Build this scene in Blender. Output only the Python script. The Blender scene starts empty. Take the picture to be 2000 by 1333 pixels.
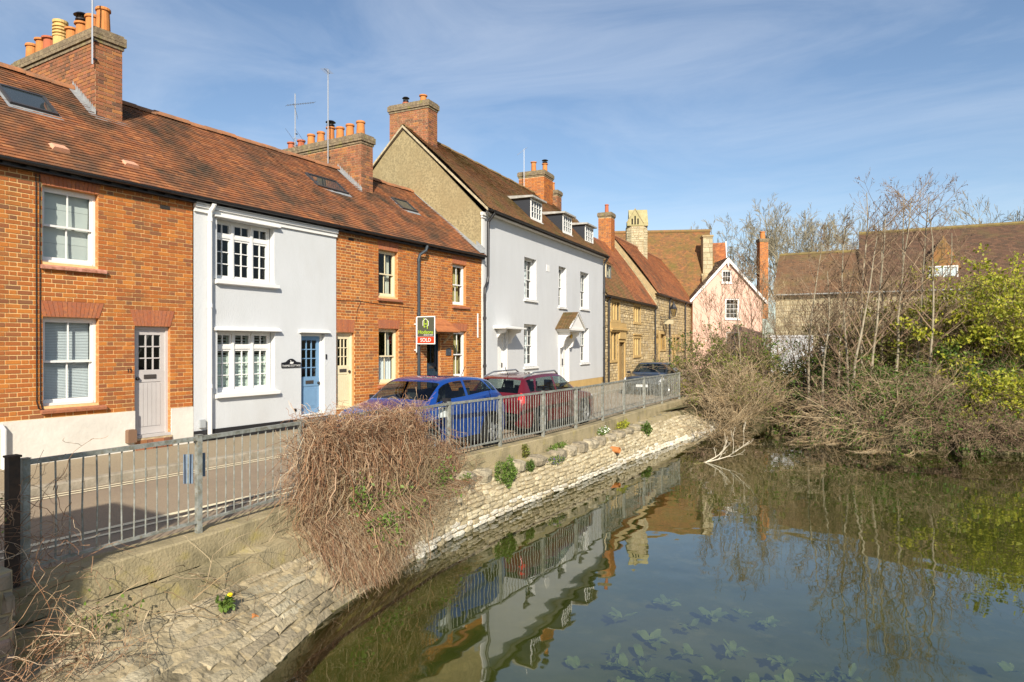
import bpy, math, random
import numpy as np
from mathutils import Vector, Matrix

# ------------------------------------------------------------------ camera, sky, sun, exposure
SC = bpy.context.scene
COL = SC.collection
rad = math.radians
rng = np.random.default_rng(7)
random.seed(7)

cam_d = bpy.data.cameras.new('camera'); cam = bpy.data.objects.new('camera', cam_d); COL.objects.link(cam)
cam.location = (12.5, 0.0, 2.3); cam.rotation_euler = (rad(90), 0, rad(30.9))
cam_d.lens = 23.76; cam_d.sensor_width = 36; cam_d.shift_y = 0.00375
cam_d.clip_start = 0.1; cam_d.clip_end = 3000
SC.camera = cam

SUN_EL = 30.0
SUN_TO = Vector((0.57, -0.82, 0)).normalized()          # horizontal direction towards the sun
sun_d = bpy.data.lights.new('sun', 'SUN'); sun = bpy.data.objects.new('sun', sun_d); COL.objects.link(sun)
sun_d.energy = 5.0; sun_d.angle = rad(0.53); sun_d.color = (1.0, 0.92, 0.79)
to_sun = (SUN_TO * math.cos(rad(SUN_EL)) + Vector((0, 0, math.sin(rad(SUN_EL))))).normalized()
sun.rotation_euler = to_sun.to_track_quat('Z', 'Y').to_euler(); sun.location = (20, -20, 30)

W = bpy.data.worlds.new('World'); SC.world = W; W.use_nodes = True
wn, wl = W.node_tree.nodes, W.node_tree.links
wn.clear()
wo = wn.new('ShaderNodeOutputWorld'); bg = wn.new('ShaderNodeBackground'); bg.inputs[1].default_value = 0.098
sky = wn.new('ShaderNodeTexSky'); sky.sky_type = 'NISHITA'; sky.sun_disc = False
sky.sun_elevation = rad(SUN_EL); sky.sun_rotation = math.atan2(SUN_TO.x, SUN_TO.y)
sky.air_density = 1.0; sky.dust_density = 0.9; sky.ozone_density = 2.2
# thin streaky high cloud mixed into the sky
tcw = wn.new('ShaderNodeTexCoord'); mpw = wn.new('ShaderNodeMapping'); mpw.inputs['Scale'].default_value = (1.2, 2.6, 7.0)
mpw.inputs['Rotation'].default_value = (0.25, 0.15, 0.5)
n1 = wn.new('ShaderNodeTexNoise'); n1.inputs['Scale'].default_value = 1.5; n1.inputs['Detail'].default_value = 10; n1.inputs['Roughness'].default_value = 0.62
n1.inputs['Distortion'].default_value = 0.8
cr = wn.new('ShaderNodeValToRGB'); cr.color_ramp.elements[0].position = 0.36; cr.color_ramp.elements[1].position = 0.80
cr.color_ramp.elements[1].color = (0.30, 0.30, 0.30, 1)
mxw = wn.new('ShaderNodeMix'); mxw.data_type = 'RGBA'; mxw.inputs[7].default_value = (6.8, 7.2, 7.8, 1)
wl.new(tcw.outputs['Generated'], mpw.inputs[0]); wl.new(mpw.outputs[0], n1.inputs['Vector']); wl.new(n1.outputs[0], cr.inputs[0])
wl.new(cr.outputs[0], mxw.inputs[0]); wl.new(sky.outputs[0], mxw.inputs[6]); wl.new(mxw.outputs[2], bg.inputs[0]); wl.new(bg.outputs[0], wo.inputs[0])

SC.view_settings.view_transform = 'Standard'; SC.view_settings.look = 'None'
SC.view_settings.exposure = 0.54; SC.view_settings.gamma = 1.0; SC.view_settings.use_curve_mapping = False
SC.cycles.max_bounces = 6; SC.cycles.transparent_max_bounces = 16; SC.cycles.caustics_reflective = False
SC.cycles.use_denoising = True; SC.render.engine = 'CYCLES'

# ------------------------------------------------------------------ materials
MATS = {}
def mat(name, col, rough=0.8, col2=None, scale=6.0, lo=0.35, hi=0.65, spec=0.3, metal=0.0, bump=0.0, bscale=40.0,
        rand=None, stretch=None, coat=0.0, col3=None, scale3=1.3, lo3=0.55, hi3=0.7, trans=0.0, hsvr=0.0):
    """col with noise patches of col2, larger stains of col3, per-piece colours from the list rand"""
    if name in MATS: return MATS[name]
    m = bpy.data.materials.new(name); m.use_nodes = True; N, L = m.node_tree.nodes, m.node_tree.links
    b = N['Principled BSDF']; b.inputs['Roughness'].default_value = rough; b.inputs['Specular IOR Level'].default_value = spec
    b.inputs['Metallic'].default_value = metal; b.inputs['Coat Weight'].default_value = coat; b.inputs['Coat Roughness'].default_value = 0.04
    tc = N.new('ShaderNodeTexCoord'); mp = N.new('ShaderNodeMapping'); L.new(tc.outputs['Object'], mp.inputs[0])
    if stretch: mp.inputs['Scale'].default_value = stretch
    vec = mp.outputs[0]
    if rand is not None:                      # shared-mesh pieces: use world-ish position so copies differ
        geo = N.new('ShaderNodeNewGeometry'); oi = N.new('ShaderNodeObjectInfo')
        ad = N.new('ShaderNodeMath'); ad.operation = 'ADD'; L.new(geo.outputs['Random Per Island'], ad.inputs[0]); L.new(oi.outputs['Random'], ad.inputs[1])
        fr = N.new('ShaderNodeMath'); fr.operation = 'FRACT'; L.new(ad.outputs[0], fr.inputs[0])
        rp = N.new('ShaderNodeValToRGB'); e = rp.color_ramp.elements; rp.color_ramp.interpolation = 'LINEAR'
        k = len(rand)
        for i, c in enumerate(rand):
            q = e[i] if i < 2 else e.new(i / (k - 1))
            q.position = i / (k - 1); q.color = (*c, 1)
        L.new(fr.outputs[0], rp.inputs[0]); cur = rp.outputs[0]
        mp2 = N.new('ShaderNodeVectorMath'); mp2.operation = 'ADD'; L.new(geo.outputs['Position'], mp2.inputs[0]); vec = mp2.outputs[0]
    else:
        rgb = N.new('ShaderNodeRGB'); rgb.outputs[0].default_value = (*col, 1); cur = rgb.outputs[0]
    def patch(cur, c2, sc, lo, hi, det=6):
        nz = N.new('ShaderNodeTexNoise'); nz.inputs['Scale'].default_value = sc; nz.inputs['Detail'].default_value = det
        nz.inputs['Roughness'].default_value = 0.65
        L.new(vec, nz.inputs['Vector'])
        mr = N.new('ShaderNodeMapRange'); mr.inputs[1].default_value = lo; mr.inputs[2].default_value = hi
        L.new(nz.outputs[0], mr.inputs[0])
        mx = N.new('ShaderNodeMix'); mx.data_type = 'RGBA'; L.new(mr.outputs[0], mx.inputs[0]); L.new(cur, mx.inputs[6]); mx.inputs[7].default_value = (*c2, 1)
        return mx.outputs[2]
    if col2: cur = patch(cur, col2, scale, lo, hi)
    if col3: cur = patch(cur, col3, scale3, lo3, hi3)
    L.new(cur, b.inputs['Base Color'])
    if bump:
        nz = N.new('ShaderNodeTexNoise'); nz.inputs['Scale'].default_value = bscale; nz.inputs['Detail'].default_value = 5
        L.new(vec, nz.inputs['Vector'])
        bp = N.new('ShaderNodeBump'); bp.inputs['Strength'].default_value = 1.0; bp.inputs['Distance'].default_value = bump
        L.new(nz.outputs[0], bp.inputs['Height']); L.new(bp.outputs[0], b.inputs['Normal'])
    if trans:                                   # leaves let some light through
        tr = N.new('ShaderNodeBsdfTranslucent'); L.new(cur, tr.inputs[0]); ms = N.new('ShaderNodeMixShader'); ms.inputs[0].default_value = trans
        L.new(b.outputs[0], ms.inputs[1]); L.new(tr.outputs[0], ms.inputs[2]); L.new(ms.outputs[0], N['Material Output'].inputs[0])
    MATS[name] = m
    return m

def glass(name, tint=(0.8, 0.85, 0.85), ior=1.5, rough=0.0, bumpd=0.0, power=5.0):
    if name in MATS: return MATS[name]
    m = bpy.data.materials.new(name); m.use_nodes = True; N, L = m.node_tree.nodes, m.node_tree.links
    N.remove(N['Principled BSDF'])
    lw = N.new('ShaderNodeLayerWeight'); lw.inputs[0].default_value = .5
    pw = N.new('ShaderNodeMath'); pw.operation = 'POWER'; L.new(lw.outputs['Facing'], pw.inputs[0]); pw.inputs[1].default_value = power
    F0 = ((ior - 1) / (ior + 1)) ** 2
    fr = N.new('ShaderNodeMath'); fr.operation = 'MULTIPLY_ADD'; L.new(pw.outputs[0], fr.inputs[0]); fr.inputs[1].default_value = 1 - F0; fr.inputs[2].default_value = F0
    t = N.new('ShaderNodeBsdfTransparent'); t.inputs[0].default_value = (*tint, 1)
    g = N.new('ShaderNodeBsdfGlossy'); g.inputs['Roughness'].default_value = rough
    ms = N.new('ShaderNodeMixShader'); L.new(fr.outputs[0], ms.inputs[0]); L.new(t.outputs[0], ms.inputs[1]); L.new(g.outputs[0], ms.inputs[2])
    L.new(ms.outputs[0], N['Material Output'].inputs[0])
    if bumpd:
        tc = N.new('ShaderNodeTexCoord'); nz = N.new('ShaderNodeTexNoise'); nz.inputs['Scale'].default_value = 1.6; nz.inputs['Detail'].default_value = 1.5
        L.new(tc.outputs['Object'], nz.inputs['Vector'])
        bp = N.new('ShaderNodeBump'); bp.inputs['Distance'].default_value = bumpd; L.new(nz.outputs[0], bp.inputs['Height'])
        L.new(bp.outputs[0], g.inputs['Normal']); L.new(bp.outputs[0], lw.inputs['Normal'])
    MATS[name] = m
    return m

BRICKS = [(.33, .098, .026), (.44, .145, .030), (.52, .185, .036), (.39, .12, .030), (.25, .09, .038), (.48, .165, .032), (.22, .095, .045), (.44, .13, .028), (.37, .115, .030)]
OLDBRICKS = [(.33, .12, .05), (.22, .09, .05), (.40, .17, .06), (.14, .075, .05), (.36, .14, .07), (.25, .11, .06)]
TILES = [(.27, .105, .042), (.35, .13, .048), (.19, .075, .037), (.31, .11, .042), (.22, .095, .052), (.40, .16, .06), (.27, .10, .042)]
OLDTILES = [(.22, .105, .045), (.27, .13, .05), (.17, .085, .045), (.30, .13, .05), (.20, .11, .05)]
HONEY = [(.44, .33, .17), (.54, .42, .23), (.36, .27, .15), (.48, .36, .18), (.33, .26, .16), (.58, .47, .29)]
M_brick = mat('brick_orange', (0, 0, 0), 0.85, rand=BRICKS, col2=(.17, .075, .035), scale=.9, lo=.54, hi=.85, bump=.004, bscale=90, col3=(.16, .07, .035), scale3=55, lo3=.58, hi3=.8)
M_arch = mat('brick_gauged', (0, 0, 0), 0.85, rand=[(.42, .13, .05), (.50, .17, .06), (.38, .11, .045), (.46, .16, .07)], col2=(.3, .12, .07), scale=20, bump=.003, bscale=90)
M_mortar = mat('lime_mortar', (.82, .58, .27), 0.95, col2=(.66, .45, .20), scale=9, bump=.004, bscale=120)
M_oldbrick = mat('brick_weathered', (0, 0, 0), 0.9, rand=OLDBRICKS, col2=(.10, .085, .05), scale=2.4, lo=.5, hi=.8, bump=.004, bscale=80)
M_oldmortar = mat('mortar_weathered', (.60, .46, .27), 0.95, col2=(.34, .26, .16), scale=6)
M_tile = mat('clay_tile', (0, 0, 0), 0.9, rand=TILES, col2=(.070, .050, .032), scale=1.05, lo=.44, hi=.66, bump=.003, bscale=60, col3=(.13, .075, .045), scale3=9, lo3=.5, hi3=.75)
M_oldtile = mat('clay_tile_mossy', (0, 0, 0), 0.95, rand=OLDTILES, col2=(.15, .115, .035), scale=1.1, lo=.42, hi=.7, bump=.004, bscale=60, col3=(.08, .06, .035), scale3=6, lo3=.52, hi3=.75)
M_redtile = mat('clay_tile_red', (0, 0, 0), 0.95, rand=[(.36, .12, .045), (.28, .095, .04), (.42, .16, .055), (.24, .085, .04)], col2=(.12, .07, .04), scale=.7, lo=.48, hi=.72, col3=(.1, .06, .035), scale3=5, lo3=.55, hi3=.8)
M_darktile = mat('clay_tile_dark', (0, 0, 0), 0.95, rand=[(.105, .06, .04), (.14, .078, .048), (.08, .052, .036), (.12, .07, .042)], col2=(.13, .105, .045), scale=.6, lo=.55, hi=.8)
M_under = mat('roof_underlay', (.07, .05, .035), 0.95)
M_ridge = mat('ridge_clay', (.40, .17, .075), 0.9, col2=(.22, .12, .07), scale=5, bump=.004)
M_lead = mat('lead', (.20, .21, .22), 0.6, col2=(.30, .31, .31), scale=7, spec=.5)
M_black = mat('black_iron', (.018, .018, .02), 0.45, spec=.5)
M_white = mat('white_render', (.57, .585, .595), 0.85, col2=(.54, .555, .56), scale=1.3, stretch=(1.4, 1.4, .6), bump=.004, bscale=30, col3=(.51, .515, .51), scale3=.7, lo3=.5, hi3=.8)
M_white2 = mat('white_smooth_render', (.57, .58, .588), 0.8, col2=(.54, .55, .555), scale=1.1, stretch=(1.4, 1.4, .5), bump=.004, bscale=5, col3=(.50, .505, .505), scale3=.5, lo3=.5, hi3=.8)
M_paint = mat('white_paint', (.74, .73, .70), 0.55, col2=(.70, .68, .64), scale=5, lo=.55, hi=.75)
M_cream = mat('cream_paint', (.72, .63, .42), 0.55, col2=(.66, .57, .37), scale=4)
M_creamwall = mat('cream_plinth', (.70, .66, .58), 0.85, col2=(.60, .56, .49), scale=1.5, bump=.006, bscale=12)
M_greydoor = mat('pale_grey_paint', (.50, .47, .45), 0.5, col2=(.46, .43, .41), scale=3)
M_bluedoor = mat('blue_door_paint', (.17, .30, .46), 0.45, col2=(.15, .27, .42), scale=4)
M_navy = mat('dark_blue_paint', (.02, .04, .06), 0.4)
M_pane = glass('window_pane')
M_carglass = glass('car_window', (.48, .54, .52), 1.55)
M_dash = mat('pebbledash', (.37, .30, .165), 0.95, col2=(.22, .18, .10), scale=15, lo=.4, hi=.6, bump=.012, bscale=60, col3=(.27, .21, .11), scale3=.8, lo3=.4, hi3=.7)
M_honey = mat('limestone_rubble', (0, 0, 0), 0.92, rand=HONEY, col2=(.25, .20, .12), scale=4, lo=.55, hi=.8, bump=.008, bscale=30)
M_ashlar = mat('limestone_ashlar', (.54, .37, .15), 0.9, col2=(.45, .30, .12), scale=3, bump=.004, bscale=30)
M_stonemortar = mat('limestone_mortar', (.40, .30, .16), 0.95, col2=(.3, .23, .13), scale=3, bump=.01, bscale=25)
M_greystone = mat('grey_limestone', (0, 0, 0), 0.92, rand=[(.42, .36, .24), (.50, .43, .28), (.36, .31, .20), (.46, .40, .25)], col2=(.25, .22, .14), scale=1.5, lo=.5, hi=.75, bump=.01, bscale=20)
M_pink = mat('pink_render', (.64, .41, .32), 0.85, col2=(.64, .42, .33), scale=1.0, bump=.004, bscale=9)
M_concrete = mat('old_concrete', (.34, .28, .165), 0.95, col2=(.17, .145, .08), scale=1.8, lo=.45, hi=.7, bump=.012, bscale=30, col3=(.33, .27, .10), scale3=3.3, lo3=.55, hi3=.72)
M_rub = mat('river_wall_stone', (0, 0, 0), 0.95, rand=[(.42, .35, .215), (.50, .42, .27), (.35, .29, .18), (.54, .47, .32), (.44, .37, .235)], col2=(.17, .14, .09), scale=4, lo=.50, hi=.75, bump=.018, bscale=16)
M_rubm = mat('river_wall_mortar', (.37, .30, .18), 0.95, col2=(.20, .165, .10), scale=2.5, lo=.45, hi=.7, bump=.03, bscale=9)
M_asphalt = mat('asphalt', (.33, .26, .18), 0.92, col2=(.255, .20, .14), scale=60, lo=.4, hi=.6, bump=.006, bscale=130, col3=(.25, .195, .14), scale3=.7, lo3=.45, hi3=.65)
M_pave = mat('pavement_tarmac', (.33, .27, .18), 0.92, col2=(.26, .21, .14), scale=40, bump=.004, bscale=120, col3=(.25, .2, .13), scale3=1.2)
M_kerb = mat('kerb_stone', (.36, .31, .235), 0.9, col2=(.24, .21, .155), scale=6, bump=.006, bscale=40)
M_line = mat('road_line_cream', (.74, .66, .46), 0.85, col2=(.35, .29, .2), scale=26, lo=.56, hi=.72)
M_soil = mat('soil', (.13, .10, .055), 0.98, col2=(.08, .08, .035), scale=2, bump=.05, bscale=6)
M_galv = mat('galvanised_steel', (.36, .37, .335), 0.6, col2=(.17, .18, .155), scale=9, metal=.25, spec=.5, col3=(.20, .165, .10), scale3=22, lo3=.5, hi3=.7)
M_pot = mat('terracotta', (.55, .22, .065), 0.85, col2=(.42, .16, .05), scale=6)
M_potb = mat('buff_clay', (.62, .43, .16), 0.8, col2=(.5, .34, .13), scale=6)
M_potr = mat('red_clay', (.40, .12, .06), 0.85)
M_copper = mat('dark_cowl', (.03, .025, .025), 0.4, metal=.5)
M_twig = mat('dead_creeper', (0, 0, 0), 0.9, rand=[(.25, .12, .06), (.38, .21, .11), (.13, .065, .038), (.46, .31, .18), (.22, .095, .05), (.56, .43, .28), (.09, .05, .03)])
M_bark = mat('pale_bark', (.36, .31, .225), 0.9, col2=(.21, .18, .12), scale=9, stretch=(1, 1, .3))
M_twig2 = mat('brown_twig', (0, 0, 0), 0.9, rand=[(.16, .105, .065), (.24, .165, .10), (.11, .075, .048), (.32, .235, .15)])
M_twig3 = mat('straw_twig', (0, 0, 0), 0.9, rand=[(.34, .25, .14), (.24, .165, .085), (.44, .35, .22), (.18, .12, .065)])
M_fartwig = mat('far_twig', (0, 0, 0), 0.95, rand=[(.20, .175, .12), (.26, .225, .15), (.16, .14, .095)])
def leafm(n, cols, t=.35): return mat(n, (0, 0, 0), 0.55, rand=cols, spec=.35, trans=t)
M_leafy = leafm('yellow_green_leaf', [(.42, .40, .03), (.30, .33, .03), (.50, .46, .05), (.20, .26, .03), (.36, .36, .03)])
M_leafd = leafm('dark_leaf', [(.045, .09, .012), (.08, .14, .02), (.12, .19, .025), (.05, .10, .015)])
M_leafg = leafm('green_leaf', [(.12, .21, .03), (.18, .28, .05), (.09, .15, .03), (.22, .30, .06)])
M_leafo = leafm('olive_leaf', [(.15, .18, .035), (.22, .22, .04), (.10, .14, .03), (.18, .16, .04)])
M_flower = mat('mauve_flower', (.20, .15, .28), .8)
M_yellow = mat('yellow_flower', (.85, .60, .02), .7)
M_water_leaf = mat('water_leaf', (0, 0, 0), .5, rand=[(.30, .34, .17), (.22, .27, .13), (.36, .39, .21)], trans=.3)

# ------------------------------------------------------------------ mesh helpers
def link(name, data, parent=None, kind=None, label=None, cat=None, group=None):
    o = bpy.data.objects.new(name, data); COL.objects.link(o)
    if parent is not None: o.parent = parent
    if kind: o['kind'] = kind
    if label: o['label'] = label
    if cat: o['category'] = cat
    if group: o['group'] = group
    return o

def thing(name, label, cat, loc=(0, 0, 0), rotz=0.0, group=None):
    o = link(name, None, None, None, label, cat, group); o.location = loc; o.rotation_euler = (0, 0, rotz); o.empty_display_size = .2
    return o

class MB:
    def __init__(s): s.v = []; s.f = []
    def quad(s, *p):
        n = len(s.v); s.v += [tuple(q) for q in p]; s.f.append(tuple(range(n, n + len(p))))
    def box(s, x0, x1, y0, y1, z0, z1):
        n = len(s.v)
        s.v += [(x0, y0, z0), (x1, y0, z0), (x1, y1, z0), (x0, y1, z0), (x0, y0, z1), (x1, y0, z1), (x1, y1, z1), (x0, y1, z1)]
        s.f += [tuple(n + i for i in q) for q in ((0, 3, 2, 1), (4, 5, 6, 7), (0, 1, 5, 4), (1, 2, 6, 5), (2, 3, 7, 6), (3, 0, 4, 7))]
    def obox(s, c, u, v, w):                       # centre, three half-axis vectors
        c, u, v, w = map(Vector, (c, u, v, w)); n = len(s.v)
        for k in (-1, 1):
            for a, b in ((-1, -1), (1, -1), (1, 1), (-1, 1)): s.v.append(tuple(c + u * a + v * b + w * k))
        s.f += [tuple(n + i for i in q) for q in ((0, 3, 2, 1), (4, 5, 6, 7), (0, 1, 5, 4), (1, 2, 6, 5), (2, 3, 7, 6), (3, 0, 4, 7))]
    def bar(s, a, b, w, h=None, up=(0, 0, 1)):
        a, b = Vector(a), Vector(b); d = b - a; h = h or w
        u = d.cross(Vector(up))
        if u.length < 1e-6: u = d.cross(Vector((1, 0, 0)))
        u.normalize(); t = u.cross(d).normalized()
        s.obox((a + b) / 2, u * w / 2, t * h / 2, d / 2)
    def tube(s, pts, r, n=8, cap=True):
        pts = [Vector(p) for p in pts]; rr = r if hasattr(r, '__len__') else [r] * len(pts); base = len(s.v); k = len(pts)
        prev = None
        for i, p in enumerate(pts):
            d = (pts[min(i + 1, k - 1)] - pts[max(i - 1, 0)]).normalized()
            u = d.cross(Vector((0, 0, 1))) if prev is None else prev - d * prev.dot(d)
            if u.length < 1e-4: u = d.cross(Vector((1, 0, 0)))
            u.normalize(); prev = u; w = d.cross(u)
            for j in range(n):
                a = 2 * math.pi * j / n; s.v.append(tuple(p + (u * math.cos(a) + w * math.sin(a)) * rr[i]))
        for i in range(k - 1):
            for j in range(n):
                a, b = base + i * n + j, base + i * n + (j + 1) % n; s.f.append((a, b, b + n, a + n))
        if cap:
            s.f.append(tuple(base + j for j in range(n))[::-1]); s.f.append(tuple(base + (k - 1) * n + j for j in range(n)))
    def lathe(s, prof, c=(0, 0, 0), n=16):
        base = len(s.v)
        for r, z in prof:
            for j in range(n):
                a = 2 * math.pi * j / n; s.v.append((c[0] + r * math.cos(a), c[1] + r * math.sin(a), c[2] + z))
        for i in range(len(prof) - 1):
            for j in range(n):
                a, b = base + i * n + j, base + i * n + (j + 1) % n; s.f.append((a, b, b + n, a + n))
    def prism(s, poly, fn, a, b):                  # poly of 2-D points, fn(p, q, t) -> 3-D, t in (a, b)
        n = len(s.v); k = len(poly)
        s.v += [tuple(fn(p, q, a)) for p, q in poly] + [tuple(fn(p, q, b)) for p, q in poly]
        s.f.append(tuple(range(n, n + k))); s.f.append(tuple(range(n + 2 * k - 1, n + k - 1, -1)))
        for i in range(k): j = (i + 1) % k; s.f.append((n + i, n + k + i, n + k + j, n + j))
    def build(s, name, m, parent=None, smooth=False, **kw):
        me = bpy.data.meshes.new(name); me.from_pydata(s.v, [], s.f); me.materials.append(m)
        if smooth: me.shade_smooth()
        return link(name, me, parent, **kw)

def np_mesh(name, V, Fq, m, smooth=False):
    V = np.asarray(V, np.float32).reshape(-1, 3); Fq = np.asarray(Fq, np.int32); k = Fq.shape[1]
    me = bpy.data.meshes.new(name); me.vertices.add(len(V)); me.vertices.foreach_set('co', V.ravel())
    me.loops.add(Fq.size); me.loops.foreach_set('vertex_index', Fq.ravel())
    me.polygons.add(len(Fq)); me.polygons.foreach_set('loop_start', np.arange(0, Fq.size, k, dtype=np.int32))
    me.polygons.foreach_set('use_smooth', np.full(len(Fq), smooth)); me.update(calc_edges=True); me.materials.append(m)
    return me

BOXF = np.array([(0, 3, 2, 1), (4, 5, 6, 7), (0, 1, 5, 4), (1, 2, 6, 5), (2, 3, 7, 6), (3, 0, 4, 7)])
def tubes(P, Rr, sides=3):
    """P (N,K,3) polylines, Rr (N,K) radii -> verts, quads"""
    N, K, _ = P.shape
    T = np.gradient(P, axis=1); T /= np.linalg.norm(T, axis=2, keepdims=True) + 1e-9
    ref = np.array([.31, .52, .79]); A = np.cross(T, ref); A /= np.linalg.norm(A, axis=2, keepdims=True) + 1e-9; B = np.cross(T, A)
    ang = np.arange(sides) * 2 * np.pi / sides
    V = P[:, :, None, :] + Rr[:, :, None, None] * (A[:, :, None, :] * np.cos(ang)[None, None, :, None] + B[:, :, None, :] * np.sin(ang)[None, None, :, None])
    idx = np.arange(N * K * sides).reshape(N, K, sides)
    a = idx[:, :-1, :]; b = np.roll(a, -1, axis=2); c = np.roll(idx[:, 1:, :], -1, axis=2); d = idx[:, 1:, :]
    return V.reshape(-1, 3), np.stack([a, b, c, d], -1).reshape(-1, 4)
def join_np(lst):
    Vs, Fs, n = [], [], 0
    for V, Fq in lst: Vs.append(V); Fs.append(Fq + n); n += len(V)
    return np.concatenate(Vs), np.concatenate(Fs)
def leaf_quads(P, size, g, up=0.3, aspect=1.7):
    """random oriented leaf quads at the points P"""
    n = len(P); d = g.normal(size=(n, 3)); d /= np.linalg.norm(d, axis=1, keepdims=True); nn = g.normal(size=(n, 3)) + np.array([0, 0, up * 3])
    w = np.cross(d, nn); w /= np.linalg.norm(w, axis=1, keepdims=True) + 1e-9
    s = size * (.6 + .8 * g.random((n, 1)))
    V = np.stack([P, P + d * s * .5 + w * s / aspect * .5, P + d * s, P + d * s * .5 - w * s / aspect * .5], 1).reshape(-1, 3)
    return V, np.arange(4 * n).reshape(n, 4)

def grow(g, base, dirs, lens, r0, counts, ratios, spread, K=6, wob=.12, up=.15, start=.25, rr=.6, minr=.002):
    """branching polylines level by level; returns list of (P, R) per level"""
    base = np.atleast_2d(np.asarray(base, float)); dirs = np.atleast_2d(np.asarray(dirs, float)); dirs = dirs / np.linalg.norm(dirs, axis=1, keepdims=True)
    lens = np.full(len(base), lens, float) if np.isscalar(lens) else np.asarray(lens, float); rad0 = np.full(len(base), r0, float) if np.isscalar(r0) else np.asarray(r0, float)
    out = []
    for lv in range(len(counts) + 1):
        n = len(base); st = (lens / (K - 1))[:, None]; P = [base]; d = dirs.copy()
        for k in range(K - 1):
            d = d + g.normal(size=(n, 3)) * wob + np.array([0, 0, up * .3]); d /= np.linalg.norm(d, axis=1, keepdims=True); P.append(P[-1] + d * st)
        P = np.stack(P, 1); tp = np.linspace(1, .25 if lv < len(counts) else .3, K)[None, :]
        Rr = np.maximum(rad0[:, None] * tp, minr); out.append((P, Rr))
        if lv == len(counts): break
        c = counts[lv]; t = start + (1 - start) * g.random((n, c)) ** .8; t = np.minimum(t, .98) * (K - 1); i0 = t.astype(int); fr = (t - i0)[..., None]
        ar = np.arange(n)[:, None]; pos = P[ar, i0] * (1 - fr) + P[ar, np.minimum(i0 + 1, K - 1)] * fr
        tan = P[ar, np.minimum(i0 + 1, K - 1)] - P[ar, i0]; tan /= np.linalg.norm(tan, axis=2, keepdims=True) + 1e-9
        rnd = g.normal(size=tan.shape); rnd -= tan * (rnd * tan).sum(2, keepdims=True); rnd /= np.linalg.norm(rnd, axis=2, keepdims=True) + 1e-9
        nd = tan * math.cos(spread[lv]) + rnd * math.sin(spread[lv]) + np.array([0, 0, up]); nd /= np.linalg.norm(nd, axis=2, keepdims=True)
        rad0 = (rad0[:, None] * rr * (1.1 - .75 * t / (K - 1))).ravel(); lens = (lens[:, None] * ratios[lv] * (.6 + .7 * g.random((n, c))) * (1.15 - .5 * t / (K - 1))).ravel()
        base = pos.reshape(-1, 3); dirs = nd.reshape(-1, 3)
    return out

def text(body, size, parent, loc, rot, m, name, ext=.001, align='CENTER'):
    cu = bpy.data.curves.new(name, 'FONT'); cu.body = body; cu.size = size; cu.align_x = align; cu.align_y = 'CENTER'; cu.extrude = ext; cu.materials.append(m)
    tmp = bpy.data.objects.new(name, cu); COL.objects.link(tmp); me = bpy.data.meshes.new_from_object(tmp); bpy.data.objects.remove(tmp); me.name = name
    o = link(name, me, parent); o.location = loc; o.rotation_euler = rot
    return o

# ------------------------------------------------------------------ building helpers (local frame: X along the front, -Y outwards, Z up)
def wall_with_holes(mb, x0, x1, z0, z1, holes, y=0.0, depth=.12, top=None, rv=None):
    """front sheet cut round rectangular openings, with reveals; top(x) gives a sloping head if set"""
    xs = sorted({x0, x1, *[h[0] for h in holes], *[h[1] for h in holes]}); zs = sorted({z0, z1, *[h[2] for h in holes], *[h[3] for h in holes]})
    for a, b in zip(xs, xs[1:]):
        for c, d in zip(zs, zs[1:]):
            mx, mz = (a + b) / 2, (c + d) / 2
            if any(h[0] < mx < h[1] and h[2] < mz < h[3] for h in holes): continue
            mb.quad((a, y, c), (b, y, c), (b, y, d), (a, y, d))
    mb = rv or mb
    for a, b, c, d in holes:
        mb.quad((a, y, c), (a, y, d), (a, y + depth, d), (a, y + depth, c)); mb.quad((b, y, d), (b, y, c), (b, y + depth, c), (b, y + depth, d))
        mb.quad((a, y, d), (b, y, d), (b, y + depth, d), (a, y + depth, d)); mb.quad((b, y, c), (a, y, c), (a, y + depth, c), (b, y + depth, c))

def brick_spans(x0, x1, z0, z1, holes, ch=.0755, S=.2265, H=.1135, j=.0135):
    out = []; i = 0; z = z0
    while z + ch * .6 < z1:
        zt = min(z + ch - j, z1); x = x0 - (S + H) / 2 * (i % 2); k = 0
        while x < x1:
            L = S if k % 2 == 0 else H
            seg = [(max(x, x0), min(x + L - j, x1))]
            for a, b, c, d in holes:
                if z < d - .01 and zt > c + .01:
                    new = []
                    for p, q in seg:
                        if q <= a or p >= b: new.append((p, q)); continue
                        if p < a: new.append((p, a - .001))
                        if q > b: new.append((b + .001, q))
                    seg = new
            for p, q in seg:
                if q - p > .025: out.append((p, q, z, zt, abs(q - p - (L - j)) < .002 and zt - z > ch - j - .002, k % 2))
            x += L; k += 1
        z += ch; i += 1
    return out

def add_bricks(mb, spans, O, Ux, Nn, g, proud=.007):
    O, Ux, Nn = Vector(O), Vector(Ux), Vector(Nn)
    for p, q, a, b, *_ in spans:
        h = proud + g.uniform(-.002, .0025); n = len(mb.v)
        for x, z in ((p, a), (q, a), (q, b), (p, b)): mb.v.append(tuple(O + Ux * x + Vector((0, 0, z)) + Nn * h))
        for x, z in ((p, a), (q, a), (q, b), (p, b)): mb.v.append(tuple(O + Ux * x + Vector((0, 0, z)) - Nn * .002))
        mb.f += [tuple(n + i for i in t) for t in ((0, 1, 2, 3), (0, 4, 5, 1), (1, 5, 6, 2), (2, 6, 7, 3), (3, 7, 4, 0))]

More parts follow.
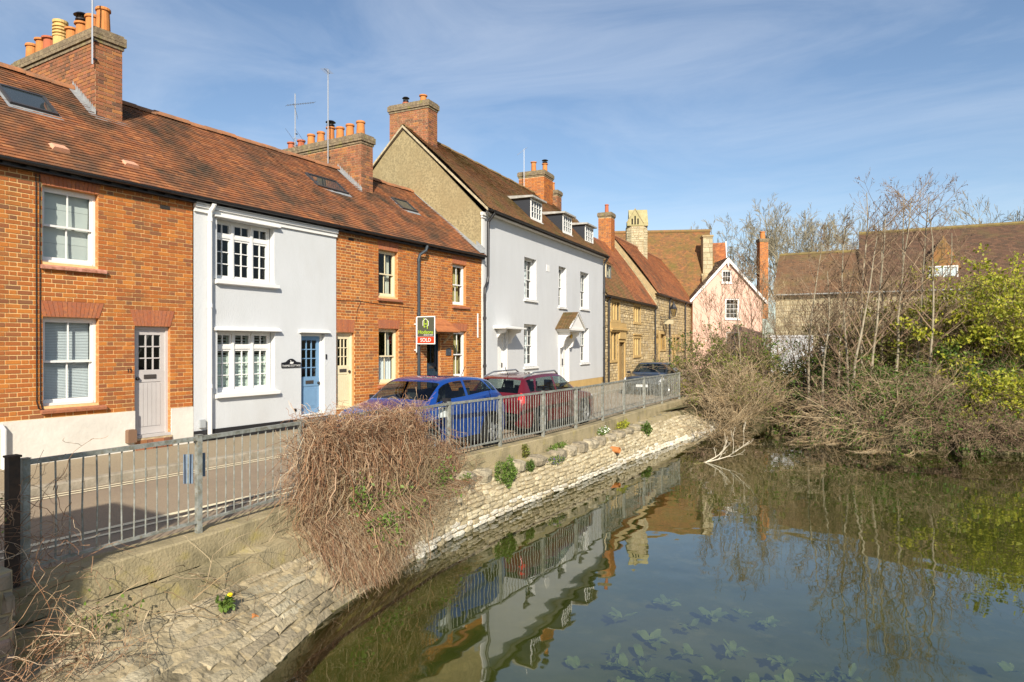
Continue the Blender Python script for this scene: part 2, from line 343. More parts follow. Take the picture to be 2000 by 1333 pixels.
PROTO = {}
def brick_proto(L, h, m):
    k = (round(L, 3), m.name)
    if k not in PROTO:
        mb = MB(); b = .003
        mb.v = [(-L / 2, 0, -h / 2), (L / 2, 0, -h / 2), (L / 2, 0, h / 2), (-L / 2, 0, h / 2), (-L / 2 + b, -.008, -h / 2 + b), (L / 2 - b, -.008, -h / 2 + b), (L / 2 - b, -.008, h / 2 - b), (-L / 2 + b, -.008, h / 2 - b)]
        mb.f = [(4, 5, 6, 7), (0, 1, 5, 4), (1, 2, 6, 5), (2, 3, 7, 6), (3, 0, 4, 7)]
        me = bpy.data.meshes.new('brick'); me.from_pydata(mb.v, [], mb.f); me.materials.append(m); PROTO[k] = me
    return PROTO[k]

def brick_face(parent, x0, x1, z0, z1, holes, g, house_x0, limit=300, m=None):
    """bricks of a front wall: the nearest `limit` whole bricks singly, the rest as one part"""
    m = m or M_brick; sp = brick_spans(x0, x1, z0, z1, holes)
    full = [s for s in sp if s[4]]; full.sort(key=lambda s: (s[0] + house_x0 - 3.0) ** 2 * (1 if s[0] + house_x0 > 5.05 else 40) + (s[2] - 2.8) ** 2 * .35)
    chosen = set(id(s) for s in full[:limit])
    for s in full[:limit]:
        me = brick_proto(s[1] - s[0], s[3] - s[2], m); o = link('brick', me, parent); o.location = ((s[0] + s[1]) / 2, g.uniform(-.0015, .002), (s[2] + s[3]) / 2)
    mb = MB(); add_bricks(mb, [s for s in sp if id(s) not in chosen], (0, 0, 0), (1, 0, 0), (0, -1, 0), g)
    if mb.f: mb.build('brick_courses', m, parent, kind='stuff')

def flat_arch(parent, xa, xb, z0, z1, n, splay=.09):
    """gauged brick flat arch, each voussoir its own piece"""
    for i in range(n):
        t0, t1 = i / n, (i + 1) / n; f = lambda t, s: xa + (xb - xa) * t + (t - .5) * 2 * splay * s
        mb = MB(); g = .004
        P = [(f(t0, 0) + g, z0), (f(t1, 0) - g, z0), (f(t1, 1) - g, z1), (f(t0, 1) + g, z1)]
        mb.prism(P, lambda p, q, t: (p, t, q), -.012 - .002 * (i % 3), .002)
        mb.build('arch_brick', M_arch, parent)

def grid_frame(mb, x0, x1, z0, z1, y, cols, rows, border=.045, bar=.022, thick=.04, bb=None, bt=None):
    bb = border if bb is None else bb; bt = border if bt is None else bt
    mb.box(x0, x0 + border, y, y + thick, z0, z1); mb.box(x1 - border, x1, y, y + thick, z0, z1)
    mb.box(x0 + border, x1 - border, y + .001, y + thick - .001, z0, z0 + bb); mb.box(x0 + border, x1 - border, y + .001, y + thick - .001, z1 - bt, z1)
    a, b, c, d = x0 + border, x1 - border, z0 + bb, z1 - bt; panes = []
    for i in range(1, cols): x = a + (b - a) * i / cols; mb.box(x - bar / 2, x + bar / 2, y + .004, y + thick - .008, c, d)
    for i in range(1, rows): z = c + (d - c) * i / rows; mb.box(a, b, y + .006, y + thick - .006, z - bar / 2, z + bar / 2)
    for i in range(cols):
        for k in range(rows): panes.append((a + (b - a) * i / cols, a + (b - a) * (i + 1) / cols, c + (d - c) * k / rows, c + (d - c) * (k + 1) / rows, y + thick * .5))
    return panes
def add_panes(parent, panes):
    for a, b, c, d, y in panes:
        mb = MB(); mb.quad((a, y, c), (b, y, c), (b, y, d), (a, y, d)); mb.build('pane', M_pane, parent)

def sash(parent, x0, x1, z0, z1, m, d=.10, cols=2, rows=1, box=.05, name='window'):
    """two sliding sashes in a box frame"""
    mb = MB(); y = d
    mb.box(x0, x0 + box, y, y + .09, z0, z1); mb.box(x1 - box, x1, y, y + .09, z0, z1); mb.box(x0 + box, x1 - box, y + .002, y + .088, z1 - box, z1); mb.box(x0 + box, x1 - box, y - .01, y + .088, z0, z0 + .045)
    a, b, c, e = x0 + box, x1 - box, z0 + .045, z1 - box; mid = (c + e) / 2
    p = grid_frame(mb, a, b, mid - .02, e, y + .012, cols, rows, .035, .02, .034); q = grid_frame(mb, a, b, c, mid + .02, y + .05, cols, rows, .035, .02, .034, bb=.06)
    o = mb.build(name, m, parent); add_panes(o, p + q)
    return o

def curtain(parent, x0, x1, z0, z1, y, m, folds=6, name='curtain'):
    n = folds * 4; V = []; Fq = []
    for i in range(n + 1):
        x = x0 + (x1 - x0) * i / n; yy = y + .02 * math.sin(i * math.pi / 2) + .004 * math.sin(i * 1.7)
        V += [(x, yy, z0), (x, yy, z1)]
    for i in range(n): Fq.append((2 * i, 2 * i + 2, 2 * i + 3, 2 * i + 1))
    me = bpy.data.meshes.new(name); me.from_pydata(V, [], Fq); me.materials.append(m); me.shade_smooth()
    return link(name, me, parent)

def tile_roof(parent, x0, x1, y0, z0, y1, z1, m, g, gauge=.105, tw=.168, singles=0, sag=.03, pos=None, lift=.026, under=True, skip=None, xshift=None):
    """overlapping plain tiles from the eaves (y0,z0) to the ridge (y1,z1)"""
    L = math.hypot(y1 - y0, z1 - z0); dy, dz = (y1 - y0) / L, (z1 - z0) / L; ny, nz = -dz * np.sign(y1 - y0 + 1e-9), dy * np.sign(y1 - y0 + 1e-9)
    if nz < 0: ny, nz = -ny, -nz
    rows = int(L / gauge); T = []
    for r in range(rows):
        off = tw * .5 * (r % 2); k = np.arange(int((x1 - x0 + off) / tw) + 1); a = np.maximum(x0 + k * tw - off, x0); b = np.minimum(x0 + (k + 1) * tw - off - .004, x1); ok = b - a > .03
        T.append(np.stack([a[ok], b[ok], np.full(ok.sum(), r * gauge)], 1))
    T = np.concatenate(T)
    if skip:
        keep = np.ones(len(T), bool)
        for (sx0, sx1, s0, s1) in skip: keep &= ~((T[:, 0] < sx1) & (T[:, 1] > sx0) & (T[:, 2] < s1 - .02) & (T[:, 2] + gauge > s0))
        T = T[keep]
    n = len(T); idx_single = np.zeros(n, bool)
    if singles:
        px, py = pos; dd = (T[:, 0] - px) ** 2 + (T[:, 2] - py) ** 2 * 1.0; full = (T[:, 1] - T[:, 0]) > tw - .006
        idx_single[np.argsort(np.where(full, dd, 1e9))[:singles]] = True
    def sagf(x, s): return sag * (np.sin((x - x0) / (x1 - x0) * np.pi * 2.3 + 1) * .5 + .5) * np.sin(np.clip(s / L, 0, 1) * np.pi)
    def geo(T, lf, sk):
        a, b, s = T[:, 0], T[:, 1], T[:, 2]; se = np.minimum(s + gauge * 1.25, L + .02)
        def pt(x, s, h): q = h + sagf(x, s); return np.stack([x, y0 + dy * s + ny * q, z0 + dz * s + nz * q], 1)
        return np.stack([pt(a, s + sk, lift + lf), pt(b, s - sk, lift + lf), pt(b, se, .006 + 0 * s), pt(a, se, .006 + 0 * s), pt(a, s + sk, lift * .25 + lf * .3), pt(b, s - sk, lift * .25 + lf * .3)], 1)
    lf = g.normal(size=n) * .0025; sk = g.normal(size=n) * .002
    V = geo(T[~idx_single], lf[~idx_single], sk[~idx_single]); k = len(V); b6 = (np.arange(k) * 6)[:, None]
    Fq = np.concatenate([b6 + np.array([[0, 1, 2, 3]]), b6 + np.array([[4, 5, 1, 0]])])
    me = np_mesh('tile_courses', V.reshape(-1, 3), Fq, m)
    link('tile_courses', me, parent, kind='stuff')
    if singles:
        pm = {}
        ang = math.atan2(dz, dy)
        key = 'tile' + m.name + str(round(gauge, 3))
        if key not in PROTO:
            mb = MB(); e = gauge * 1.25; hw = (tw - .004) / 2
            mb.v = [(-hw, 0, lift), (hw, 0, lift), (hw, e, .006), (-hw, e, .006), (-hw, 0, lift * .25), (hw, 0, lift * .25)]; mb.f = [(0, 1, 2, 3), (4, 5, 1, 0), (0, 3, 4), (1, 5, 2)]
            tm = bpy.data.meshes.new('roof_tile'); tm.from_pydata(mb.v, [], mb.f); tm.materials.append(m); PROTO[key] = tm
        for (a, b, s) in T[idx_single]:
            o = link('roof_tile', PROTO[key], parent); xm = (a + b) / 2; q = float(sagf(xm, s)); o.location = (xm, y0 + dy * s + ny * q, z0 + dz * s + nz * q); o.rotation_euler = (ang + g.normal() * .006, g.normal() * .006, g.normal() * .004)

def ridge_tiles(parent, x0, x1, y, z, m, L=.45, r=.12, sagz=None):
    n = max(1, round((x1 - x0) / L)); L = (x1 - x0) / n
    for i in range(n):
        mb = MB(); a, b = x0 + i * L + .004, x0 + (i + 1) * L - .004; N = 8; dz = -.012 * math.sin(i * 1.9)
        for x in (a, b):
            for rr in (r, r - .018):
                for j in range(N + 1): t = math.pi * j / N; mb.v.append((x, y + rr * 1.1 * math.cos(t), z - .06 + dz + rr * math.sin(t)))
        k = N + 1
        for j in range(N):
            mb.f += [(j, j + 1, 2 * k + j + 1, 2 * k + j), (k + j + 1, k + j, 3 * k + j, 3 * k + j + 1), (j + 1, j, k + j, k + j + 1), (2 * k + j, 2 * k + j + 1, 3 * k + j + 1, 3 * k + j)]
        mb.build('ridge_tile', m, parent, smooth=False)

def roof_base(parent, x0, x1, ye, ze, yr, zr, depth, name='roof'):
    """solid core of a ridge roof under the tiles"""
    mb = MB(); zb = ze - (zr - ze) / (yr - ye) * 0 - .02; yb = 2 * yr - ye
    for x, s in ((x0, 1), (x1, -1)): pass
    mb.prism([(ye, ze - .03), (yr, zr - .03), (yb, ze - .03), (yb, ze - .1), (yr, zr - .12), (ye, ze - .1)], lambda p, q, t: (t, p, q), x0, x1)
    return mb.build(name, M_under, parent)

def gutter(parent, x0, x1, y, z, m=None):
    mb = MB(); n = 8; r = .055
    for x in (x0, x1):
        for rr in (r, r - .008):
            for j in range(n + 1): t = math.pi + math.pi * j / n; mb.v.append((x, y + rr * math.cos(t), z + rr * math.sin(t)))
    k = n + 1
    for j in range(n): mb.f += [(j, j + 1, 2 * k + j + 1, 2 * k + j), (k + j + 1, k + j, 3 * k + j, 3 * k + j + 1)]
    mb.f += [(0, 2 * k, 3 * k, k), (k - 1, 2 * k - 1, 4 * k - 1, 3 * k - 1)]
    mb.box(x0, x1, y + .06, y + .075, z - .09, z + .03)
    return mb.build('gutter', m or M_black, parent)

def downpipe(parent, pts, r, m, collars=()):
    mb = MB(); mb.tube(pts, r, 10)
    for z in collars: mb.tube([(pts[-1][0], pts[-1][1], z - .04), (pts[-1][0], pts[-1][1], z + .04)], r * 1.25, 10)
    return mb.build('downpipe', m, parent, smooth=False)

def chimney_pot(parent, x, y, z, h, r, m, kind='plain'):
    mb = MB()
    if kind == 'plain': prof = [(r * 1.05, 0), (r, .03), (r * .86, h - .07), (r * 1.05, h - .06), (r * 1.05, h - .02), (r * .95, h), (r * .75, h), (r * .7, h - .3)]
    elif kind == 'louvre':
        prof = [(r * 1.0, 0), (r, h * .5)]
        for i in range(4): q = h * (.5 + .1 * i); prof += [(r * 1.12, q), (r * 1.12, q + h * .05), (r * .9, q + h * .055), (r * .9, q + h * .1)]
        prof += [(r * 1.1, h * .92), (r * 1.1, h), (r * .8, h), (r * .75, h - .2)]
    else: prof = [(r * 1.05, 0), (r * .95, .03), (r * .85, h - .05), (r * 1.15, h - .04), (r * 1.15, h), (r * .8, h), (r * .75, h - .2)]
    mb.lathe(prof, (x, y, z), 16); o = mb.build('chimney_pot', m, parent, smooth=False)
    if kind == 'cowl':
        c = MB(); c.lathe([(r * .7, h), (r * .7, h + .05), (r * .95, h + .05), (r * .95, h + .08), (r * .5, h + .08)], (x, y, z), 14)
        c.lathe([(r * 1.25, h + .16), (r * .9, h + .2), (.01, h + .23)], (x, y, z), 14); c.lathe([(.01, h + .15), (r * 1.25, h + .16)], (x, y, z), 14)
        for a in range(3): q = a * 2.1; c.bar((x + r * .8 * math.cos(q), y + r * .8 * math.sin(q), z + h + .05), (x + r * .8 * math.cos(q), y + r * .8 * math.sin(q), z + h + .17), .012)
        c.build('cowl', M_copper, o)
    return o

def chimney(parent, x0, x1, y0, y1, zb, zt, g, cap=.22, m=None, mm=None):
    """brick stack with oversailing cap; bricks on the two sides that show"""
    m = m or M_oldbrick; mm = mm or M_oldmortar
    mb = MB(); mb.box(x0, x1, y0, y1, zb, zt); o = mb.build('chimney', mm, parent)
    bm_ = MB(); add_bricks(bm_, brick_spans(0, x1 - x0, zb, zt - .005, []), (x0, y0, 0), (1, 0, 0), (0, -1, 0), g, .009)
    add_bricks(bm_, brick_spans(0, y1 - y0, zb, zt - .005, []), (x0, y1, 0), (0, -1, 0), (-1, 0, 0), g, .009)
    bm_.build('brick_courses', m, o, kind='stuff')
    c = MB(); z = zt
    for e, h in ((.03, .075), (.065, .075), (.065, cap - .15), (.03, .05)):
        c.box(x0 - e, x1 + e, y0 - e, y1 + e, z + .001, z + h - .006); z += h
    cm = mat('chimney_cap', (.17, .13, .085), .95, col2=(.32, .25, .15), scale=9, lo=.45, hi=.7, bump=.02, bscale=18, col3=(.22, .2, .06), scale3=4)
    c.build('chimney_cap', cm, o)
    return o, z

# ------------------------------------------------------------------ the terrace
EZ, RZ, RY = 5.27, 7.70, 2.78        # eaves height, ridge height, ridge depth of the terrace
def close_back(parent, x0, x1, z0, z1, depth, m, name='rear_wall'):
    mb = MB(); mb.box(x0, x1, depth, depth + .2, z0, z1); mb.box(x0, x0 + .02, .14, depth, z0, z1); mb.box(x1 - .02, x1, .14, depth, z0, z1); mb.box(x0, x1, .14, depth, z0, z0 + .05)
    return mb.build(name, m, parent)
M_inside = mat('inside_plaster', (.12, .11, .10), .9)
M_curt = mat('curtain_cloth', (.62, .60, .50), .9); M_net = mat('net_curtain', (.75, .77, .78), .9); M_ochre = mat('ochre_curtain', (.42, .34, .14), .9)
M_blind = mat('blind_cloth', (.66, .67, .62), .8, col2=(.60, .62, .58), scale=2); M_shut = mat('white_shutter', (.74, .80, .72), .6)
M_dark = mat('dark_metal_fitting', (.02, .02, .022), .4); M_sillb = mat('sill_brick', (.42, .15, .07), .9, col2=(.28, .12, .07), scale=14, bump=.006)
M_sillp = mat('sill_painted_brick', (.62, .30, .22), .9, col2=(.34, .14, .08), scale=12)
M_cable = mat('black_cable', (.02, .016, .014), .6)

M_reveal = mat('reveal_brick', (.46, .19, .065), .9, col2=(.60, .38, .17), scale=16, lo=.5, hi=.7, stretch=(.5, .5, 1.6))
def brick_sill(parent, x0, x1, z, m, d=.1, n=6):
    for i in range(n):
        mb = MB(); a, b = x0 + (x1 - x0) * i / n + .002, x0 + (x1 - x0) * (i + 1) / n - .002; e = .004 * math.sin(i * 2.3)
        mb.prism([(d, z + .02), (-.075 + e, z - .055), (-.07 + e, z - .10), (d, z - .075)], lambda p, q, t: (t, p, q), a, b); mb.build('sill_tile', m, parent)

def terrace_house(name, label, y0, y1, holes, wallm, brick=True, g=None, tiles_single=0, tpos=None, skip=None, x_lo=0.0, proud=0.0, zb=.25, bricklim=300):
    h = thing(name, label, 'house', (0, y0, 0), rad(90)); w = y1 - y0
    mb = MB(); rv = MB() if brick else None; wall_with_holes(mb, 0, w, zb, EZ - .05, holes, y=-proud, depth=.12 + proud, rv=rv); wl_ = mb.build('wall', wallm, h)
    if rv: rv.build('window_reveals', M_reveal, wl_, kind='stuff')
    if brick: brick_face(wl_, max(x_lo, .004), w - .004, zb, EZ - .06, holes, g, y0, limit=bricklim)
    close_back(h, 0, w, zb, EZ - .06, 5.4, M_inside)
    r = roof_base(h, 0, w, -.14, EZ, RY, RZ, 5.5)
    tile_roof(r, 0, w, -.17, EZ, RY, RZ, M_tile, g, singles=tiles_single, pos=tpos, skip=skip)
    ridge_tiles(r, 0, w, RY, RZ + .02, M_ridge)
    gutter(h, 0, w, -.2, EZ - .01)
    fb = MB(); fb.box(0.002, w - .002, -.13, -.012 - proud, EZ - .12, EZ - .03); fb.build('fascia', M_black if brick else M_paint, h)
    return h, wl_, r

def skylight(parent, xa, xb, sa, sb, name='skylight'):
    """roof window in the slope: x range and distance up the slope from the eaves"""
    L = math.hypot(RY + .17, RZ - EZ); dy, dz = (RY + .17) / L, (RZ - EZ) / L; ny, nz = -dz, dy
    P = lambda x, s, h: (x, -.17 + dy * s + ny * h, EZ + dz * s + nz * h)
    mb = MB(); t = .05
    for (a, b, c, d) in ((xa, xa + t, sa, sb), (xb - t, xb, sa, sb), (xa + t, xb - t, sa, sa + t), (xa + t, xb - t, sb - t, sb)):
        n = len(mb.v); mb.v += [P(a, c, .0), P(b, c, .0), P(b, d, .0), P(a, d, .0), P(a, c, .075), P(b, c, .075), P(b, d, .075), P(a, d, .075)]
        mb.f += [tuple(n + i for i in q) for q in ((4, 5, 6, 7), (0, 1, 5, 4), (1, 2, 6, 5), (2, 3, 7, 6), (3, 0, 4, 7))]
    o = mb.build(name, mat('skylight_frame', (.045, .045, .05), .4), parent)
    p = MB(); p.quad(P(xa + t, sa + t, .055), P(xb - t, sa + t, .055), P(xb - t, sb - t, .055), P(xa + t, sb - t, .055))
    p.build('pane', mat('roof_glass', (.03, .04, .045), .04, spec=.9), o)
    f = MB(); n = len(f.v)
    for (a, b, c, d) in ((xa - .06, xb + .06, sa - .13, sa), (xa - .06, xa, sa, sb + .05), (xb, xb + .06, sa, sb + .05)):
        f.quad(P(a, c, .028), P(b, c, .028), P(b, d, .028), P(a, d, .028))
    f.build('flashing', M_lead, o)
    return o

def door(parent, x0, x1, z0, z1, m, cols, rows, glaze, d=.09, fm=None, panel='planks', knob='l', lower=.1):
    fm = fm or m; fr = MB(); fr.box(x0, x0 + .05, d - .02, d + .07, z0, z1); fr.box(x1 - .05, x1, d - .02, d + .07, z0, z1); fr.box(x0 + .05, x1 - .05, d - .018, d + .068, z1 - .06, z1); fr.box(x0 - .01, x1 + .01, -.03, d + .06, z0 - .05, z0)
    f = fr.build('door_frame', fm, parent)
    a, b, t = x0 + .05, x1 - .05, z1 - .06; zg = z0 + (t - z0) * glaze; mb = MB()
    panes = grid_frame(mb, a, b, zg, t, d + .01, cols, rows, .085, .022, .04, bb=.03, bt=.10)
    mb.box(a, b, d + .012, d + .05, z0 + .005, zg)
    if panel == 'planks':
        n = 5
        for i in range(n): q0, q1 = a + .09 + (b - a - .18) * i / n, a + .09 + (b - a - .18) * (i + 1) / n; mb.box(q0 + .004, q1 - .004, d + .002, d + .013, z0 + .15, zg - .22)
        mb.box(a, b, d + .0, d + .012, zg - .2, zg - .001); mb.box(a, b, d + .0, d + .012, z0 + .006, z0 + .14); mb.box(a, a + .085, d + .0, d + .012, z0 + .141, zg - .201); mb.box(b - .085, b, d + .0, d + .012, z0 + .141, zg - .201)
    else:
        mb.box(a + .1, b - .1, d + .004, d + .013, z0 + .14, zg - .24); mb.box(a + .14, b - .14, d - .004, d + .004, z0 + .18, zg - .28)
        mb.box(a, b, d + .0, d + .012, zg - .2, zg - .001)
    o = mb.build('door', m, parent); add_panes(o, panes)
    l = MB(); cx = (a + b) / 2; l.box(cx - .12, cx + .12, d - .012, d + .001, zg - .14, zg - .06); l.box(cx - .09, cx + .09, d - .016, d - .011, zg - .125, zg - .08); l.build('letterbox', mat('letterbox_metal', (.10, .085, .075), .45, metal=.5), o)
    k = MB(); kx = a + .05 if knob == 'l' else b - .05; k.lathe([(.001, 0), (.03, .005), (.036, .025), (.03, .045), (.001, .05)], (0, 0, 0), 12); kk = k.build('handle', M_dark, o, smooth=True); kk.location = (kx, d + .0, zg - .13); kk.rotation_euler = (rad(90), 0, 0)
    return o

g13 = np.random.default_rng(13)
# --- number 13
Y0 = 2.0; l = lambda y: y - Y0
holes = [(l(5.64), l(6.54), 3.69, 4.97), (l(5.65), l(6.55), 1.27, 2.77), (l(7.19), l(7.89), .58, 2.65)]
h13, w13, r13 = terrace_house('brick_house', 'orange brick cottage numbered 13 with pale grey front door', Y0, 8.37, holes + [], M_mortar, g=g13, tiles_single=300, tpos=(l(6.3), .6), x_lo=l(4.6), skip=[(l(5.88), l(6.44), 2.2, 2.7)])
flat_arch(w13, l(5.65), l(6.55), 2.775, 3.04, 14); flat_arch(w13, l(7.19), l(7.89), 2.655, 2.96, 11); flat_arch(w13, l(5.64), l(6.54), 4.975, 5.17, 14, .05)
o = sash(h13, l(5.64), l(6.54), 3.69, 4.97, M_paint)
mb = MB()
for i in range(4): mb.prism([(.235 - .01 * (i % 2), 3.76 + i * .29), (.255, 3.76 + i * .29), (.245, 4.05 + i * .29), (.225, 4.045 + i * .29)], lambda p, q, t: (t, p, q), l(5.70), l(6.48))
mb.build('roman_blind', M_blind, o); brick_sill(o, l(5.60), l(6.66), 3.67, M_sillp)
o = sash(h13, l(5.65), l(6.55), 1.27, 2.77, M_paint)
mb = MB()
for i in range(52): z = 1.33 + i * .0272; mb.quad((l(5.71), .222, z), (l(6.49), .222, z), (l(6.49), .236, z + .024), (l(5.71), .236, z + .024))
mb.build('venetian_blind', mat('blind_slat', (.72, .74, .75), .6), o); brick_sill(o, l(5.61), l(6.66), 1.25, M_sillb)
door(h13, l(7.19), l(7.89), .60, 2.65, M_greydoor, 3, 3, .60)
t = text('13', .10, h13, (l(7.09), -.014, 1.82), (rad(90), 0, 0), M_dark, 'house_number', .004)
mb = MB(); mb.box(l(4.6), l(7.185), -.035, .0, .2, 1.07); mb.box(l(7.90), l(8.365), -.035, .0, .2, 1.06); pl = mb.build('plinth', M_creamwall, h13)
mb = MB(); mb.prism([(l(7.00), .50), (l(7.16), .50), (l(7.16), .72), (l(7.14), .74), (l(7.02), .74), (l(7.00), .72)], lambda p, q, t: (p, t, q), -.14, -.036); mb.build('meter_cover', mat('brown_plastic', (.20, .12, .075), .5), h13)
mb = MB()
for dx in (0, .055): mb.tube([(l(5.54 + dx), -.02, 5.12), (l(5.545 + dx), -.02, 3.2), (l(5.55 + dx), -.022, 1.36), (l(5.58 + dx), -.022, 1.24), (l(5.66), -.02, 1.22)], .008, 6)
mb.build('cable', M_cable, h13)
mb = MB(); mb.box(l(7.68), l(7.88), -.012, .0, 4.93, 5.0); mb.build('air_brick', mat('air_brick_dark', (.03, .025, .022), .9), h13)
mb = MB(); mb.box(l(7.17), l(7.91), -.05, .05, .3, .545)
st = mb.build('doorstep', M_oldmortar, h13); sb = MB(); add_bricks(sb, brick_spans(l(7.18), l(7.90), .3, .54, []), (0, -.05, 0), (1, 0, 0), (0, -1, 0), g13, .012); sb.build('step_bricks', M_oldbrick, st)
Lr = math.hypot(RY + .17, RZ - EZ)
skylight(r13, l(5.76), l(6.56), 2.08, 2.80)
def clay_vent(par, x, s):
    dy, dz = (RY + .17) / Lr, (RZ - EZ) / Lr; mb = MB(); P = lambda xx, ss, hh: (xx, -.17 + dy * ss - dz * hh, EZ + dz * ss + dy * hh)
    mb.v = [P(x, s, .01), P(x + .3, s, .01), P(x + .3, s + .2, .01), P(x, s + .2, .01), P(x + .03, s + .01, .075), P(x + .27, s + .01, .075), P(x + .25, s + .18, .05), P(x + .05, s + .18, .05)]
    mb.f = [(4, 5, 6, 7), (0, 1, 5, 4), (1, 2, 6, 5), (2, 3, 7, 6), (3, 0, 4, 7)]; mb.build('roof_vent', mat('new_clay', (.58, .30, .19), .8), par)
clay_vent(r13, l(5.93), .62); clay_vent(r13, l(7.17), .62)
ch, zt = chimney(h13, l(7.48), l(8.02), 1.90, 5.3, 6.4, 8.50, g13, .26)
for y, h, r, m_, k in ((5.15, .50, .13, M_pot, 'plain'), (4.72, .52, .12, M_pot, 'lip'), (4.33, .46, .14, M_potr, 'lip'), (3.86, .72, .14, M_potb, 'louvre'), (3.38, .44, .12, M_pot, 'lip'), (2.96, .46, .13, M_pot, 'cowl'), (2.55, .52, .135, M_pot, 'plain'), (2.12, .56, .14, M_pot, 'plain')):
    chimney_pot(ch, l(7.75), y, zt - .03, h, r, m_, k)
def lead_flash(par, x, y0, y1, side, name='flashing'):
    """stepped lead apron up the slope beside a stack"""
    mb = MB(); n = 11
    zr = lambda y: EZ + (y + .17) * (RZ - EZ) / (RY + .17)
    for i in range(n):
        a, b = y0 + (y1 - y0) * i / n, y0 + (y1 - y0) * (i + 1) / n
        mb.prism([(a, zr(a) + .0), (b, zr(b) + .0), (b, zr(b) + .10), (b - .03, zr(b) + .17), (a, zr(a) + .15)], lambda p, q, t: (t, p, q), x - .013, x - .010)
    dz = (RZ - EZ) / (RY + .17); c = .05
    mb.quad((x - .14, y0 - .05, zr(y0 - .05) + c), (x, y0 - .05, zr(y0 - .05) + c), (x, y1, zr(y1) + c), (x - .14, y1, zr(y1) + c))
    return mb.build(name, M_lead, par)
lead_flash(ch, l(7.48), 1.86, RY, -1)
mb = MB(); mb.box(l(7.46), l(8.04), 1.86, 1.889, 6.72, 6.98); mb.quad((l(7.40), 1.70, 6.86), (l(8.10), 1.70, 6.86), (l(8.10), 1.885, 7.01), (l(7.40), 1.885, 7.01)); mb.build('flashing', M_lead, ch)
# white pipe end by the step at the frame edge
mb = MB(); mb.tube([(l(5.06), -.09, .25), (l(5.06), -.09, .95), (l(5.03), -.06, 1.02)], .035, 10); mb.build('waste_pipe', M_paint, h13)

# --- the white cottage
gc = np.random.default_rng(14)
Y0 = 8.37; l = lambda y: y - Y0; Wd = 3.89
U = (l(8.90), l(10.36), 3.68, 4.94); Dn = (l(8.91), l(10.38), 1.30, 2.59); Dr = (l(11.14), l(11.88), .62, 2.57)
hc, wc, rc = terrace_house('white_cottage', 'white rendered cottage with pale blue half glazed door and three light windows', Y0, 12.26, [U, Dn, Dr], M_white, brick=False, g=gc, proud=.03, zb=.25, tiles_single=200, tpos=(1.2, .5))
def casement(par, R, shutters=False):
    x0, x1, z0, z1 = R; d = .15; mb = MB(); P = []; n = 3; wd = (x1 - x0) / n; zt = z1 - (z1 - z0) * .27
    mb.box(x0, x1, d - .02, d + .07, z0, z0 + .05); mb.box(x0, x1, d - .02, d + .07, z1 - .045, z1); mb.box(x0, x0 + .04, d - .018, d + .068, z0 + .05, z1 - .045); mb.box(x1 - .04, x1, d - .018, d + .068, z0 + .05, z1 - .045)
    for i in range(n):
        a, b = x0 + wd * i + (.04 if i == 0 else .028), x0 + wd * (i + 1) - (.04 if i == n - 1 else .028)
        if i: mb.box(x0 + wd * i - .027, x0 + wd * i + .027, d - .03, d + .066, z0 + .05, z1 - .045)
        mb.box(a, b, d - .016, d + .064, zt - .03, zt + .03)
        P += grid_frame(mb, a, b, zt + .031, z1 - .046, d, 2, 1, .042, .02, .045); P += grid_frame(mb, a, b, z0 + .051, zt - .031, d, 2, 3, .042, .02, .045)
    o = mb.build('window', M_paint, par); add_panes(o, P)
    s = MB(); s.prism([(d - .02, z0 + .005), (-.13, z0 - .03), (-.13, z0 - .10), (-.029, z0 - .12), (-.029, z0 - .002), (d - .02, z0 - .002)], lambda p, q, t: (t, p, q), x0 - .06, x1 + .07); s.build('sill', M_paint, o)
    hd = MB(); hd.prism([(-.028, z1 + .09), (-.13, z1 + .035), (-.13, z1 + .012), (-.028, z1 + .01)], lambda p, q, t: (t, p, q), x0 - .09, x1 + .11); hd.build('hood', M_paint, o)
    if shutters:
        for i in range(n):
            sm = MB(); a, b = x0 + wd * i + .05, x0 + wd * (i + 1) - .05
            for k in range(17): z = z0 + .08 + k * (z1 - z0 - .16) / 17; up = k > 9; sm.obox(((a + b) / 2, d + .13, z + .03), ((b - a) / 2, 0, 0), (0, .03 if up else .012, .004 if up else .033), (0, .002, .005))
            sm.box(a - .03, a, d + .11, d + .15, z0 + .06, z1 - .06); sm.box(b, b + .03, d + .11, d + .15, z0 + .06, z1 - .06); sm.build('shutter', M_shut, o)
    return o
casement(hc, U); casement(hc, Dn, True)
dd = door(hc, Dr[0], Dr[1], .64, 2.57, M_bluedoor, 3, 4, .46, d=.10, fm=M_paint, panel='panel', knob='r')
mb = MB(); mb.prism([(-.028, 2.66), (-.12, 2.61), (-.12, 2.59), (-.028, 2.585)], lambda p, q, t: (t, p, q), l(11.06), l(12.0)); mb.build('door_hood', M_paint, hc)
mb = MB(); mb.box(.002, Wd - .002, -.05, -.031, .2, .56); mb.build('black_plinth', M_black, hc)
mb = MB(); mb.box(.0, Wd, -.075, -.031, 4.99, 5.075); mb.box(.0, Wd, -.11, -.031, 5.08, 5.14); mb.build('cornice', M_paint, hc)
downpipe(hc, [(l(8.72), -.2, 5.18), (l(8.72), -.17, 5.12), (l(8.70), -.1, 5.02), (l(8.69), -.10, 4.9), (l(8.69), -.10, .42)], .045, M_paint, (4.86, 3.1, 1.45))
mb = MB(); mb.box(l(8.48), l(8.60), -.09, -.03, .62, .78); mb.build('meter_box', mat('grey_plastic', (.35, .37, .38), .5), hc)
